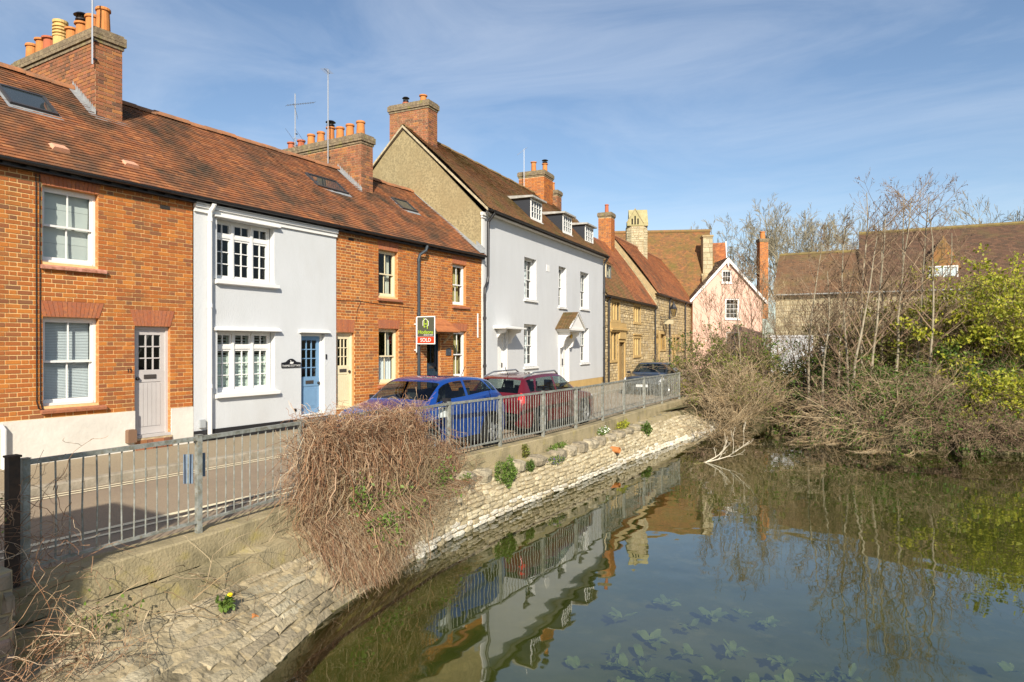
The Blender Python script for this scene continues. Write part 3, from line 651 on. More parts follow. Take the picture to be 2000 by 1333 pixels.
# name plaque
pq = MB(); W2, H2 = .275, .085; pts = [(-W2, -H2), (W2, -H2), (W2, .03)] + [(W2 * .55 - W2 * 1.1 * i / 10, .045 + .075 * math.sin(math.pi * i / 10)) for i in range(11)] + [(-W2, .03)]
pq.prism(pts, lambda p, q, t: (p, t, q), -.055, -.031); po = pq.build('name_plaque', mat('plaque_black', (.012, .012, .016), .4), hc); po.location = (l(10.83), 0, 1.86)
text('THAMES COTTAGE', .062, po, (0, -.0565, -.045), (rad(90), 0, 0), M_paint, 'plaque_lettering')
sw = MB(); sw.prism([(-.05, .015), (-.03, .0), (.035, .0), (.06, .02), (.055, .045), (.03, .05), (.015, .035), (-.005, .045), (-.012, .07), (-.02, .085), (-.032, .082), (-.04, .07), (-.028, .072), (-.024, .06), (-.03, .04)], lambda p, q, t: (p, t, q), -.0575, -.0555); sw.build('plaque_emblem', M_paint, po)
mb = MB(); mb.lathe([(.001, 0), (.035, 0), (.035, .012), (.001, .012)], (0, 0, 0), 14); q = mb.build('tap', M_dark, hc); q.location = (l(10.95), -.04, .78); q.rotation_euler = (rad(90), 0, 0)
mb = MB(); mb.box(l(11.905), l(11.935), -.055, -.031, 1.95, 2.07); mb.build('doorbell', M_dark, hc)

# --- brick house with the cream door
g2 = np.random.default_rng(15)
Y0 = 12.26; l = lambda y: y - Y0
holes = [(l(12.30), l(12.92), .70, 2.61), (l(13.84), l(14.63), 3.62, 4.89), (l(13.85), l(14.67), 1.24, 2.74)]
h2, w2, r2 = terrace_house('brick_house', 'orange brick cottage with cream plank door and cream sash windows', Y0, 15.43, holes, M_mortar, g=g2, tiles_single=0, skip=[(l(13.08), l(14.0), 2.12, 2.58)])
flat_arch(w2, l(12.32), l(12.90), 2.62, 2.95, 10, .05); flat_arch(w2, l(13.85), l(14.67), 2.75, 2.99, 13, .06); flat_arch(w2, l(13.84), l(14.63), 4.90, 5.14, 13, .05)
door(h2, l(12.30), l(12.92), .72, 2.61, M_cream, 3, 3, .56, fm=M_cream, knob='r')
o = sash(h2, l(13.84), l(14.63), 3.62, 4.89, M_cream); curtain(o, l(14.42), l(14.57), 3.7, 4.82, .28, M_curt, 3); brick_sill(o, l(13.78), l(14.78), 3.60, M_sillb)
o = sash(h2, l(13.85), l(14.67), 1.24, 2.74, M_cream); curtain(o, l(13.91), l(14.61), 1.3, 1.95, .24, M_net, 7, 'net_curtain'); curtain(o, l(14.46), l(14.60), 1.98, 2.68, .3, M_curt, 3); brick_sill(o, l(13.80), l(14.80), 1.22, M_sillb)
skylight(r2, l(12.96), l(14.12), 2.02, 2.68)
mb = MB(); mb.tube([(.05, -.012, 3.42), (.9, -.012, 3.44), (1.6, -.014, 3.40), (3.1, -.012, 3.36)], .007, 5); mb.tube([(.72, -.014, 2.9), (.76, -.014, 3.2), (.9, -.014, 3.43)], .006, 5); mb.tube([(2.62, -.012, 3.38), (2.62, -.012, 1.0)], .006, 5); mb.build('cable', M_cable, h2)
mb = MB(); mb.box(.45, .64, -.012, 0, 4.98, 5.05); mb.build('air_brick', MATS['air_brick_dark'], h2)
ch, zt = chimney(h2, l(15.08), l(15.58), 1.80, 5.3, 6.3, 8.36, g2, .26)
for y, h, r, m_, k in ((5.12, .30, .12, M_potr, 'lip'), (4.66, .30, .12, M_potr, 'lip'), (4.2, .42, .125, M_pot, 'plain'), (3.76, .43, .125, M_pot, 'plain'), (3.33, .50, .13, M_pot, 'cowl'), (2.92, .44, .13, M_pot, 'plain'), (2.50, .46, .13, M_pot, 'plain'), (2.06, .48, .135, M_pot, 'plain')):
    chimney_pot(ch, l(15.33), y, zt - .03, h, r, m_, k)
lead_flash(ch, l(15.08), 1.76, RY, -1)
mb = MB(); mb.box(l(15.06), l(15.60), 1.76, 1.789, 6.62, 6.88); mb.build('flashing', M_lead, ch)

# --- brick house with the dark door
g3 = np.random.default_rng(16)
Y0 = 15.43; l = lambda y: y - Y0
holes = [(l(17.24), l(17.98), 3.57, 4.86), (l(17.28), l(18.0), 1.26, 2.73), (l(15.95), l(16.60), .66, 2.64)]
h3, w3, r3 = terrace_house('brick_house', 'orange brick cottage with dark blue door under a tiled canopy', Y0, 18.91, holes, M_mortar, g=g3, skip=[(l(16.6), l(17.12), 2.12, 2.56)])
flat_arch(w3, l(17.28), l(18.0), 2.74, 2.98, 12, .06); flat_arch(w3, l(17.24), l(17.98), 4.87, 5.12, 12, .05)
o = sash(h3, l(17.24), l(17.98), 3.57, 4.86, M_paint); curtain(o, l(17.62), l(17.92), 3.65, 4.8, .28, M_ochre, 4); brick_sill(o, l(17.2), l(18.15), 3.55, M_sillb)
o = sash(h3, l(17.28), l(18.0), 1.26, 2.73, M_paint); curtain(o, l(17.6), l(17.94), 1.3, 2.68, .28, M_ochre, 4); brick_sill(o, l(17.2), l(18.15), 1.24, M_sillb)
door(h3, l(15.95), l(16.60), .68, 2.64, M_navy, 2, 1, .55, fm=M_navy, panel='panel', knob='r')
cp = MB(); cp.prism([(-.004, 3.0), (-.50, 2.70), (-.50, 2.66), (-.004, 2.94)], lambda p, q, t: (t, p, q), l(15.80), l(16.85)); co = cp.build('door_canopy', M_under, h3)
M_can = mat('canopy_clay', (.46, .17, .06), .85, col2=(.34, .12, .05), scale=7, bump=.004)
for k, (ya, za, yb, zb_) in enumerate(((-.54, 2.68, -.26, 2.86), (-.28, 2.88, -.008, 3.05))):
    for j in range(4): xa = l(15.78) + j * .28; q = MB(); q.prism([(ya, za), (yb, zb_), (yb, zb_ + .035), (ya, za + .035)], lambda p, q_, t: (t, p, q_), xa + .002, xa + .278); q.build('canopy_tile', M_can, co)
cb = MB(); cb.bar((l(16.75), -.02, 2.35), (l(16.75), -.40, 2.70), .05); cb.bar((l(15.9), -.02, 2.35), (l(15.9), -.40, 2.70), .05); cb.build('bracket', M_oldmortar, co)
skylight(r3, l(16.48), l(17.24), 2.02, 2.66)
pl = MB(); pl.prism([(-.13, -.11), (.13, -.11), (.13, .05)] + [(.13 * math.cos(math.pi * i / 10), .05 + .07 * math.sin(math.pi * i / 10)) for i in range(1, 10)] + [(-.13, .05)], lambda p, q, t: (p, t, q), -.03, -.008); q = pl.build('wall_plaque', mat('slate_plaque', (.05, .06, .075), .5, col2=(.3, .33, .36), scale=22, lo=.6, hi=.7), h3); q.location = (l(17.02), 0, 2.08)
downpipe(h3, [(l(15.70), -.22, 5.2), (l(15.66), -.2, 5.06), (l(15.5), -.1, 4.92), (l(15.43) + .03, -.09, 4.8), (l(15.43) + .03, -.09, .35)], .045, mat('dark_grey_pipe', (.035, .045, .055), .45), (4.75, 3.2, 1.5))
mb = MB(); mb.box(l(18.62), l(18.67), -.03, -.008, 2.54, 3.34); mb.build('conduit', M_paint, h3)
# lead where the terrace roof meets the tall gable
mb = MB()
zr = lambda y: EZ + (y + .17) * (RZ - EZ) / (RY + .17)
mb.quad((l(18.6), -.15, zr(-.15) + .05), (l(18.93), -.15, zr(-.15) + .09), (l(18.93), RY, zr(RY) + .09), (l(18.6), RY, zr(RY) + .05)); mb.quad((l(18.88), -.15, zr(-.15) + .06), (l(18.88), RY, zr(RY) + .06), (l(18.88), RY, zr(RY) + .24), (l(18.88), -.15, zr(-.15) + .24)); mb.build('flashing', M_lead, r3)

# ------------------------------------------------------------------ estate agent's board
sg = thing('sold_board', 'green and red estate agent board reading SOLD on brick wall', 'sign', (0, 15.36, 0), 0)
bm = MB(); bm.box(.10, .76, -.008, .008, 2.32, 3.12); bd = bm.build('board', mat('board_white', (.8, .8, .8), .4), sg)
f1 = MB(); f1.box(.125, .735, -.011, -.0085, 2.535, 3.095); f1.build('green_panel', mat('board_green_grey', (.075, .082, .062), .4), bd)
f2 = MB(); f2.box(.125, .735, -.011, -.0085, 2.345, 2.53); f2.build('red_panel', mat('board_red', (.62, .05, .015), .4), bd)
M_lime = mat('board_lime', (.42, .62, .03), .5)
text('SOLD', .155, bd, (.43, -.0125, 2.435), (rad(90), 0, 0), MATS['board_white'], 'sold_lettering')
text('Hodsons', .15, bd, (.43, -.0125, 2.665), (rad(90), 0, 0), M_lime, 'name_lettering')
sm = MB(); [sm.box(a, b, -.013, -.0115, 2.575, 2.59) for a, b in ((.36, .43), (.44, .51), (.525, .56), (.575, .69))]; sm.build('small_print', MATS['board_white'], bd)
lg = MB()
for a, b, w in (((.33, 2.99), (.43, 3.05), .016), ((.43, 3.05), (.53, 2.97), .016), ((.33, 2.99), (.33, 2.85), .016), ((.53, 2.97), (.53, 2.86), .016), ((.53, 2.86), (.47, 2.82), .016)): lg.bar((a[0], -.0125, a[1]), (b[0], -.0125, b[1]), w, .002, up=(0, 1, 0))
lg.build('logo_house', MATS['board_white'], bd)
lg = MB()
for a, b in (((.37, 3.07), (.37, 2.80)), ((.49, 3.02), (.49, 2.76)), ((.37, 2.90), (.49, 2.90)), ((.37, 2.80), (.42, 2.83))): lg.bar((a[0], -.013, a[1]), (b[0], -.013, b[1]), .022, .002, up=(0, 1, 0))
lg.build('logo_letter', M_lime, bd)
ps = MB(); ps.box(.075, .0995, -.012, .012, 2.08, 3.10); ps.bar((.0, 0, 2.9), (.078, 0, 2.9), .03); ps.bar((.0, 0, 2.15), (.078, 0, 2.15), .03); ps.build('post', M_paint, sg)

# ------------------------------------------------------------------ aerials
def yagi(mb, p, d, n, L, el, up=(0, 0, 1)):
    p, d = Vector(p), Vector(d).normalized(); mb.bar(p - d * L * .3, p + d * L * .7, .012); u = d.cross(Vector(up)).normalized()
    for i in range(n): q = p + d * (L * (i / (n - 1) - .3)); mb.bar(q - u * el, q + u * el, .006)
def aerial(label, base, top, heads):
    t = thing('tv_aerial', label, 'aerial', base); mb = MB(); mb.tube([(0, 0, 0), (0, 0, top)], .018, 8); mb.build('mast', mat('aluminium', (.5, .51, .52), .4, metal=.7), t)
    b = MB(); b.bar((0, 0, .12), (-.0, .09, .12), .03); b.bar((0, 0, .5), (0, .09, .5), .03); b.build('bracket', M_dark, t)
    for h in heads: mb = MB(); yagi(mb, *h); mb.build('antenna', mat('antenna_metal', (.16, .17, .19), .45, metal=.4), t)
aerial('tall bare mast fixed to the brick chimney of number 13', (-1.86, 7.40, 8.0), 2.4, [((0, 0, 2.1), (1, .2, 0), 6, .6, .1)])
aerial('tall silver aerial mast with small top antenna on the second chimney', (-3.09, 14.99, 7.6), 3.2, [((0, 0, 3.12), (.5, -1, -.1), 8, .5, .12)])
aerial('dark aerial with long crossed rods behind the second chimney', (-4.91, 15.30, 8.7), 1.8, [((0, 0, 1.45), (.3, 1, .35), 12, 1.0, .12), ((0, 0, 1.3), (.2, .2, -1), 5, .35, .3), ((0, 0, .35), (.4, .3, .0), 2, .3, 1.0), ((0, 0, .1), (.3, .4, .0), 2, .25, .9)])

# ------------------------------------------------------------------ the tall white house
ROT = rad(95.74); OT = Vector((0, 18.92, 0)); UX = Vector((math.cos(ROT), math.sin(ROT), 0)); UY = Vector((-math.sin(ROT), math.cos(ROT), 0))
gt = np.random.default_rng(21)
ht = thing('tall_white_house', 'tall white rendered house with three roof dormers and pebbledashed gable', 'house', OT, ROT)
TE, TR, TRY, TW = 6.86, 10.06, 3.12, 13.45
WN = [(3.48, 4.66, 4.06, 5.67), (7.09, 8.02, 3.95, 5.70), (9.88, 11.12, 4.02, 5.74), (3.46, 4.72, 1.46, 3.10), (9.90, 11.12, 1.46, 3.10)]
DN = [(.92, 1.80, .55, 2.68), (7.20, 8.20, .62, 2.62)]
mb = MB(); wall_with_holes(mb, 0.0, TW, .66, TE - .12, [w for w in WN] + [(a, b, .66, d) for a, b, c, d in DN], depth=.22); wt = mb.build('wall', M_white2, ht)
mb = MB(); mb.box(0, .91, .003, .2, .1, .655); mb.box(1.81, 7.19, .003, .2, .1, .655); mb.box(8.21, TW, .003, .2, .1, .655); mb.build('stone_plinth', M_ashlar, ht)
for xa_, xb_ in ((-.02, .15), (TW - .15, TW - .002)): mb = MB(); mb.prism([(0.003, .1), (0.003, TE - .1), (TRY, TR - .05), (2 * TRY, TE - .1), (2 * TRY, .1)], lambda p, q, t: (t, p, q), xa_, xb_); mb.build('gable_wall', M_dash, ht)
close_back(ht, .16, TW - .16, .1, TE - .2, 6.0, M_inside)
mb = MB(); mb.box(-.035, .14, -.03, -.001, .3, TE - .3); mb.box(-.07, .2, -.06, -.001, TE - .3, TE - .22); mb.box(-.10, .26, -.10, -.001, TE - .22, TE - .12); mb.build('corner_pilaster', M_paint, ht)
rt = roof_base(ht, -.06, TW + .05, -.26, TE, TRY, TR, 6)
for i in range(1): tile_roof(rt, -.08, TW + .06, -.28, TE, TRY, TR, M_oldtile, gt, sag=.10)
ridge_tiles(rt, -.08, TW + .05, TRY, TR + .0, M_oldtile if False else mat('ridge_old', (.27, .14, .06), .95, col2=(.16, .13, .05), scale=3))
mb = MB(); mb.prism([(-.27, TE - .09), (TRY, TR - .07), (TRY, TR + .015), (-.27, TE + .0)], lambda p, q, t: (t, p, q), -.11, -.062); mb.prism([(TRY, TR - .07), (2 * TRY + .2, TE - .09), (2 * TRY + .2, TE), (TRY, TR + .015)], lambda p, q, t: (t, p, q), -.11, -.062); mb.build('verge', mat('verge_mortar', (.52, .44, .30), .95, col2=(.3, .25, .16), scale=9), ht)
gutter(ht, -.05, TW, -.31, TE - .03, M_dark); mb = MB(); mb.box(0.2, TW, -.2, -.001, TE - .13, TE - .06); mb.box(.2, TW, -.26, -.05, TE - .06, TE - .03); mb.build('soffit', M_paint, ht)
downpipe(ht, [(.35, -.31, TE - .08), (.32, -.2, TE - .25), (.30, -.09, TE - .4), (.28, -.09, 4.6), (.22, -.09, 4.4), (.05, -.09, 4.2), (.02, -.10, 4.0), (.02, -.10, .3)], .05, M_black, (3.2, 1.6))
downpipe(ht, [(TW - .12, -.31, TE - .08), (TW - .12, -.12, TE - .35), (TW - .12, -.09, TE - .5), (TW - .12, -.09, .3)], .05, M_black, (5, 3.2, 1.6))
for i, (a, b, c, d) in enumerate(WN):
    o = sash(ht, a, b, c, d, M_paint, d=.20, cols=3, rows=2, box=.05); s = MB(); s.prism([(.2, c + .005), (-.07, c - .03), (-.07, c - .085), (.0, c - .085), (.0, c - .002), (.2, c - .002)], lambda p, q, t: (t, p, q), a - .06, b + .06); s.build('sill', M_paint, o)
    curtain(o, b - .30, b - .08, c + .08, d - .08, .40, M_net, 3); curtain(o, a + .08, a + .26, c + .08, d - .08, .40, M_net, 3)
mb = MB(); mb.box(5.70, 6.02, -.012, 0, 5.33, 5.60); mb.build('wall_vent', M_paint, ht)
# side door in its flat-topped porch with a sloping buttress beside it
mb = MB(); mb.prism([(.03, .25), (.85, .25), (.85, 2.95), (.55, 3.6), (.45, 3.75), (.03, 3.75)], lambda p, q, t: (p, t, q), -.16, -.001); mb.build('buttress', M_white, ht)
dmb = MB(); dmb.box(.92, 1.80, .10, .14, .55, 2.60); dmb.box(.92, .99, .05, .10, .55, 2.67); dmb.box(1.73, 1.80, .05, .10, .55, 2.67); dmb.box(.99, 1.73, .05, .10, 2.58, 2.67)
for i in range(5): dmb.box(1.0 + i * .146, 1.0 + i * .146 + .138, .092, .10, .6, 2.56)
d1 = dmb.build('door', M_paint, ht); k = MB(); k.box(1.66, 1.69, .05, .09, 1.5, 1.66); k.build('handle', M_dark, d1)
cn = MB(); cn.prism([(-.0, 2.98), (-.62, 2.91), (-.62, 2.86), (-.0, 2.86)], lambda p, q, t: (t, p, q), .55, 2.30); co = cn.build('door_canopy', M_paint, ht)
br = MB()
for x in (.88, 2.08): br.prism([(-.001, 2.85), (-.5, 2.85), (-.46, 2.74), (-.30, 2.70), (-.14, 2.52), (-.10, 2.36), (-.001, 2.34)], lambda p, q, t: (t, p, q), x - .05, x + .05)
br.build('bracket', M_paint, co); ds = MB(); ds.box(1.86, 1.93, -.04, -.001, .66, 2.84); ds.build('pilaster', M_paint, co)
# main door with gabled tiled hood on scrolled brackets
dmb = MB(); dmb.box(7.26, 8.14, .08, .13, .62, 2.55); dmb.box(7.20, 7.27, .0, .08, .62, 2.62); dmb.box(8.13, 8.20, .0, .08, .62, 2.62); dmb.box(7.27, 8.13, .0, .08, 2.55, 2.62)
for z0_, z1_ in ((.75, 1.3), (1.45, 2.4)):
    for x in (7.36, 7.74): dmb.box(x, x + .30, .068, .08, z0_, z1_)
d2 = dmb.build('door', M_paint, ht); k = MB(); k.box(7.66, 7.70, .03, .07, 1.45, 1.70); k.lathe([(.001, 0), (.03, .01), (.03, .03), (.001, .04)], (7.68, .04, 1.4), 10); k.build('handle', M_dark, d2)
for x in (7.08, 8.22): ps = MB(); ps.box(x, x + .10, -.05, -.001, .66, 2.6); ps.box(x - .02, x + .12, -.08, -.001, 2.2, 2.26); ps.build('pilaster', M_paint, d2)
hx0, hx1, hm, hz, hz2 = 6.78, 8.62, 7.70, 3.02, 3.66
pm = MB(); pm.prism([(hx0, hz), (hx1, hz), (hm, hz2)], lambda p, q, t: (p, t, q), -.62, -.001); pm.box(hx0, hx1, -.66, -.001, hz - .10, hz - .001); pm.prism([(hx0 + .12, hz - .101), (hx1 - .12, hz - .101), (hx1 - .16, hz - .16), (hx0 + .16, hz - .16)], lambda p, q, t: (p, t, q), -.6, -.001)
porch = pm.build('porch_hood', M_paint, ht)
for sgn, xa in ((1, hx0 - .1), (-1, hx1 + .1)):
    Ls = math.hypot(hm - xa, hz2 + .06 - hz + .05); n = int(Ls / .105); dx, dz = (hm - xa) / Ls, (hz2 + .06 - hz + .05) / Ls; V = []; Fq = []
    for r in range(n):
        for c in range(5):
            y0_ = -.70 + c * .142; s0, s1 = r * .105, min(r * .105 + .13, Ls); P = lambda s, h: (xa + dx * s - sgn * dz * h, hz - .05 + dz * s + abs(dx) * h); a_, b_ = P(s0, .03), P(s1, .008); a2 = P(s0, .008); k = len(V)
            for q in (a_, b_, a2):
                for yy in (y0_, y0_ + .137): V.append((q[0], yy, q[1]))
            Fq += [(k, k + 1, k + 3, k + 2), (k, k + 1, k + 5, k + 4)]
    me = bpy.data.meshes.new('hood_tiles'); me.from_pydata(V, [], Fq); me.materials.append(mat('mossy_hood_tile', (0, 0, 0), .95, rand=[(.13, .075, .035), (.17, .10, .04), (.10, .07, .03)], col2=(.10, .08, .03), scale=3, lo=.45, hi=.7)); link('hood_tiles', me, porch)
    bb = MB(); bb.prism([(xa, hz - .06), (hm, hz2 - .0), (hm, hz2 + .055), (xa, hz - .005)], lambda p, q, t: (p, t, q), -.695, -.64); bb.build('bargeboard', M_paint, porch)
br = MB()
for x in (7.13, 8.27): br.prism([(-.001, hz - .16), (-.52, hz - .16), (-.50, hz - .30), (-.36, hz - .38), (-.26, hz - .58), (-.20, hz - .80), (-.08, hz - .86), (-.001, hz - .86)], lambda p, q, t: (t, p, q), x - .06, x + .06)
br.build('bracket', M_paint, porch)
lm = MB(); lm.lathe([(.001, -.30), (.06, -.26), (.07, -.16), (.04, -.1), (.01, -.1), (.01, 0)], (7.7, -.35, hz - .16), 12); lm.build('lantern', mat('brass', (.45, .28, .06), .35, metal=.8), porch)
# dormers
for i, (a, b) in enumerate(((4.45, 5.62), (8.02, 9.18), (11.05, 12.3))):
    y0_, zb_, zt_ = .18, 7.30, 8.13; yb = (zt_ - TE) / ((TR - TE) / (TRY + .28)) - .28
    dm = None
    for x in (a, b):
        mb = MB(); mb.prism([(y0_, zb_), (y0_, zt_), (yb, zt_), (y0_ + .02, zb_ - .02)], lambda p, q, t: (t, p, q), x - .02, x + .02); c_ = mb.build('dormer' if dm is None else 'dormer_cheek', mat('dormer_cheek', (.03, .033, .04), .5), dm or ht); dm = dm or c_
    f = MB(); P = grid_frame(f, a + .02, b - .02, zb_, zt_ - .02, y0_ - .03, 4, 3, .07, .025, .05, bb=.09); f.box(a - .03, b + .03, y0_ - .07, y0_ + .02, zb_ - .05, zb_ - .001); wf = f.build('dormer_window', M_paint, dm); add_panes(wf, P)
    rf = MB(); rf.prism([(y0_ - .18, zt_ + .0), (y0_ - .18, zt_ + .07), (yb + .15, zt_ + .13), (yb + .15, zt_ + .0)], lambda p, q, t: (t, p, q), a - .14, b + .14); rf.build('dormer_roof', mat('dormer_lead', (.42, .41, .38), .7, col2=(.28, .27, .24), scale=5), dm)
    bk = MB(); bk.quad((a, y0_ + .5, zb_), (b, y0_ + .5, zb_), (b, y0_ + .5, zt_), (a, y0_ + .5, zt_)); bk.build('dormer_blind', M_net, dm)
ch, zt = chimney(ht, .38, .98, 2.35, 4.0, 9.0, 10.72, gt, .26)
chimney_pot(ch, .68, 3.5, zt - .03, .16, .11, M_potr, 'cowl'); chimney_pot(ch, .68, 2.75, zt - .03, .32, .13, M_pot, 'lip')
ch, zt = chimney(ht, 11.5, 12.7, 2.5, 3.9, 9.0, 10.85, gt, .26, m=M_brick, mm=M_oldmortar)
chimney_pot(ch, 11.8, 3.2, zt - .03, .55, .14, M_pot, 'lip'); chimney_pot(ch, 12.35, 2.8, zt - .03, .55, .14, M_pot, 'cowl')
ch, zt = chimney(ht, 13.6, 14.2, 2.6, 3.4, 8.6, 10.3, gt, .24)
chimney_pot(ch, 13.9, 3.0, zt - .03, .5, .13, M_pot, 'plain')
wp = lambda x, y, z: tuple(OT + UX * x + UY * y + Vector((0, 0, z)))
aerial('thin aerial with one angled arm above the tall white house ridge', wp(10.6, 3.2, 9.95), 2.1, [((0, 0, 2.05), (-.6, -.3, -.5), 8, .6, .08)])

# ------------------------------------------------------------------ honey stone houses
def rubble(parent, x0, x1, z0, z1, holes, g, m, ch=.16, mn=.14, mx=.42, O=(0, 0, 0), Ux=(1, 0, 0), Nn=(0, -1, 0), clip=None, name='rubble_stones'):
    mb = MB(); O, Ux, Nn = Vector(O), Vector(Ux), Vector(Nn); z = z0
    while z < z1 - .03:
        h = min(ch * g.uniform(.7, 1.3), z1 - z); x = x0 - g.uniform(0, mn)
        while x < x1:
            w = g.uniform(mn, mx); a, b = max(x, x0), min(x + w - .015, x1); x += w; segs = [(a, b)]
            for ha, hb, hc_, hd in holes:
                if z < hd and z + h > hc_:
                    new = []
                    for p, q in segs:
                        if q <= ha or p >= hb: new.append((p, q)); continue
                        if p < ha: new.append((p, ha))
                        if q > hb: new.append((hb, q))
                    segs = new
            for p, q in segs:
                if clip:
                    zc = min(clip(p), clip(q))
                    if z + h > zc: continue
                if q - p < .05: continue
                d = g.uniform(.012, .04); n = len(mb.v); j = lambda: g.uniform(-.012, .012); e = .018
                for xx, zz in ((p, z), (q, z), (q, z + h - .015), (p, z + h - .015)): mb.v.append(tuple(O + Ux * (xx + j()) + Vector((0, 0, zz + j())) - Nn * .005))
                for xx, zz in ((p + e, z + e), (q - e, z + e), (q - e, z + h - .015 - e), (p + e, z + h - .015 - e)): mb.v.append(tuple(O + Ux * (xx + j()) + Vector((0, 0, zz + j())) + Nn * d))
                mb.f += [tuple(n + i for i in t) for t in ((4, 5, 6, 7), (0, 1, 5, 4), (1, 2, 6, 5), (2, 3, 7, 6), (3, 0, 4, 7))]
        z += h
    return mb.build(name, m, parent, kind='stuff')

def mullion_window(par, x0, x1, z0, z1, n, hood=False, d=.09):
    mb = MB(); s = .16
    mb.box(x0 - s, x0, -.035, d, z0 - .02, z1 + .02); mb.box(x1, x1 + s, -.035, d, z0 - .02, z1 + .02); mb.box(x0 - s, x1 + s, -.034, d, z1 + .021, z1 + .2); mb.box(x0 - s - .04, x1 + s + .04, -.06, d, z0 - .15, z0 - .021)
    for i in range(1, n): x = x0 + (x1 - x0) * i / n; mb.prism([(x - .04, .02), (x - .02, -.02), (x + .02, -.02), (x + .04, .02), (x + .04, d), (x - .04, d)], lambda p, q, t: (p, q, t), z0 - .02, z1 + .02)
    if hood: mb.box(x0 - s - .06, x1 + s + .06, -.10, -.002, z1 + .201, z1 + .27)
    o = mb.build('window', M_ashlar, par)
    for i in range(n):
        a, b = x0 + (x1 - x0) * i / n, x0 + (x1 - x0) * (i + 1) / n; p = MB(); p.quad((a, d - .02, z0 - .02), (b, d - .02, z0 - .02), (b, d - .02, z1 + .02), (a, d - .02, z1 + .02)); p.build('pane', mat('leaded_pane', (.05, .055, .05), .15, spec=.6), o)
    return o
gs = np.random.default_rng(31)
O1 = OT + UX * 13.47
hs = thing('stone_house', 'low honey stone house with mullioned windows next to the tall white house', 'house', O1, ROT)
SW, SE = 11.25, 4.89
W1 = [(1.40, 2.85, 3.66, 4.62), (5.95, 7.40, 3.68, 4.62), (5.95, 7.40, 1.68, 2.68), (1.25, 2.25, 1.50, 2.95)]; D1 = (2.75, 3.85, .3, 2.45)
H1 = [(a - .15, b + .15, c - .1, d + .15) for a, b, c, d in W1] + [(D1[0] - .15, D1[1] + .15, D1[2], D1[3] + .15)]
mb = MB(); wall_with_holes(mb, 0, SW, .1, SE - .03, [(a, b, c, d) for a, b, c, d in W1] + [D1], depth=.2); w1 = mb.build('wall', M_stonemortar, hs)
rubble(w1, 0, SW, .1, SE - .05, H1, gs, M_honey)
for i, (a, b, c, d) in enumerate(W1): mullion_window(hs, a, b, c, d, 2 if i == 3 else 3, hood=(i == 2))
mb = MB(); mb.box(D1[0] - .18, D1[0], -.05, .2, .3, 2.45); mb.box(D1[1], D1[1] + .18, -.05, .2, .3, 2.45); mb.box(D1[0] - .18, D1[1] + .18, -.049, .2, 2.451, 2.62)
mb.box(1.0, 4.2, -.20, -.001, 3.10, 3.2); mb.box(1.05, 4.1, -.14, -.001, 3.02, 3.099); mb.box(1.05, 4.1, -.08, -.001, 3.201, 3.5); mb.prism([(2.6, 2.63), (4.0, 2.63), (3.9, 3.01), (2.7, 3.01)], lambda p, q, t: (p, t, q), -.12, -.002); df = mb.build('door_surround', M_ashlar, hs)
dmb = MB(); dmb.box(D1[0], D1[1], .15, .2, .3, 2.44); dmb.build('door', mat('oak_door', (.36, .24, .10), .7, col2=(.28, .18, .08), scale=3, stretch=(8, 1, 1)), hs)
close_back(hs, 0, SW, .1, SE - .1, 5.0, M_inside)
KS = 1.40
mb = MB(); mb.prism([(-.15, SE - .03), (3.45, SE + 3.6 * KS - .03), (7.0, SE - .03)], lambda p, q, t: (t, p, q), .0, 5.5); mb.prism([(-.15, SE - .03), (2.75, SE + 2.9 * KS - .03), (5.7, SE - .03)], lambda p, q, t: (t, p, q), 5.5, SW - .02); r1 = mb.build('roof', M_stonemortar, hs)
tile_roof(r1, 0, 5.5, -.2, SE, 3.45, SE + 3.65 * KS, M_oldtile, gs, gauge=.12, tw=.2, sag=.08); tile_roof(r1, 5.5, SW - .25, -.2, SE, 2.75, SE + 2.95 * KS, M_redtile, gs, gauge=.12, tw=.2, sag=.06)
mb = MB(); mb.prism([(-.22, SE - .1), (2.85, SE + 3.05 * KS + .0), (2.85, SE + 3.05 * KS + .24), (-.22, SE + .16)], lambda p, q, t: (t, p, q), SW - .28, SW + .02); mb.prism([(2.85, SE + 3.05 * KS), (5.9, SE - .1), (5.9, SE + .16), (2.85, SE + 3.05 * KS + .24)], lambda p, q, t: (t, p, q), SW - .28, SW + .02); mb.build('coping', mat('coping_stone', (.42, .35, .20), .95, col2=(.25, .21, .12), scale=5), hs)
gutter(hs, 0, SW - .3, -.24, SE - .04)
downpipe(hs, [(.62, -.24, SE - .08), (.62, -.1, SE - .3), (.62, -.1, .2)], .055, M_black, (3, 1.5)); downpipe(hs, [(SW - .2, -.24, SE - .08), (SW - .2, -.1, SE - .3), (SW - .2, -.1, .2)], .055, M_black, (3, 1.5))
ch, zt = chimney(hs, 8.9, 9.75, 2.3, 3.15, 7.4, 10.62, gs, .28, m=M_brick, mm=M_oldmortar); chimney_pot(ch, 9.3, 2.7, zt - .03, .6, .13, M_potr, 'plain')
mb = MB(); a, b, y0_, z0_, z1_ = 2.3, 3.2, .55, 6.0, 6.75
mb.box(a, a + .06, y0_ + .02, y0_ + .9, z0_, z1_); mb.box(b - .06, b, y0_ + .02, y0_ + .9, z0_, z1_); dm = mb.build('dormer', M_cream, hs); f = MB(); P = grid_frame(f, a + .02, b - .02, z0_, z1_, y0_, 2, 1, .07, .03, .05); add_panes(f.build('dormer_window', mat('grey_window_frame', (.16, .16, .15), .6), dm), P)
tile_roof(dm, a - .12, b + .12, y0_ - .1, z1_ + .02, y0_ + 1.2, z1_ + .75, M_oldtile, gs, gauge=.12, tw=.2, sag=0)

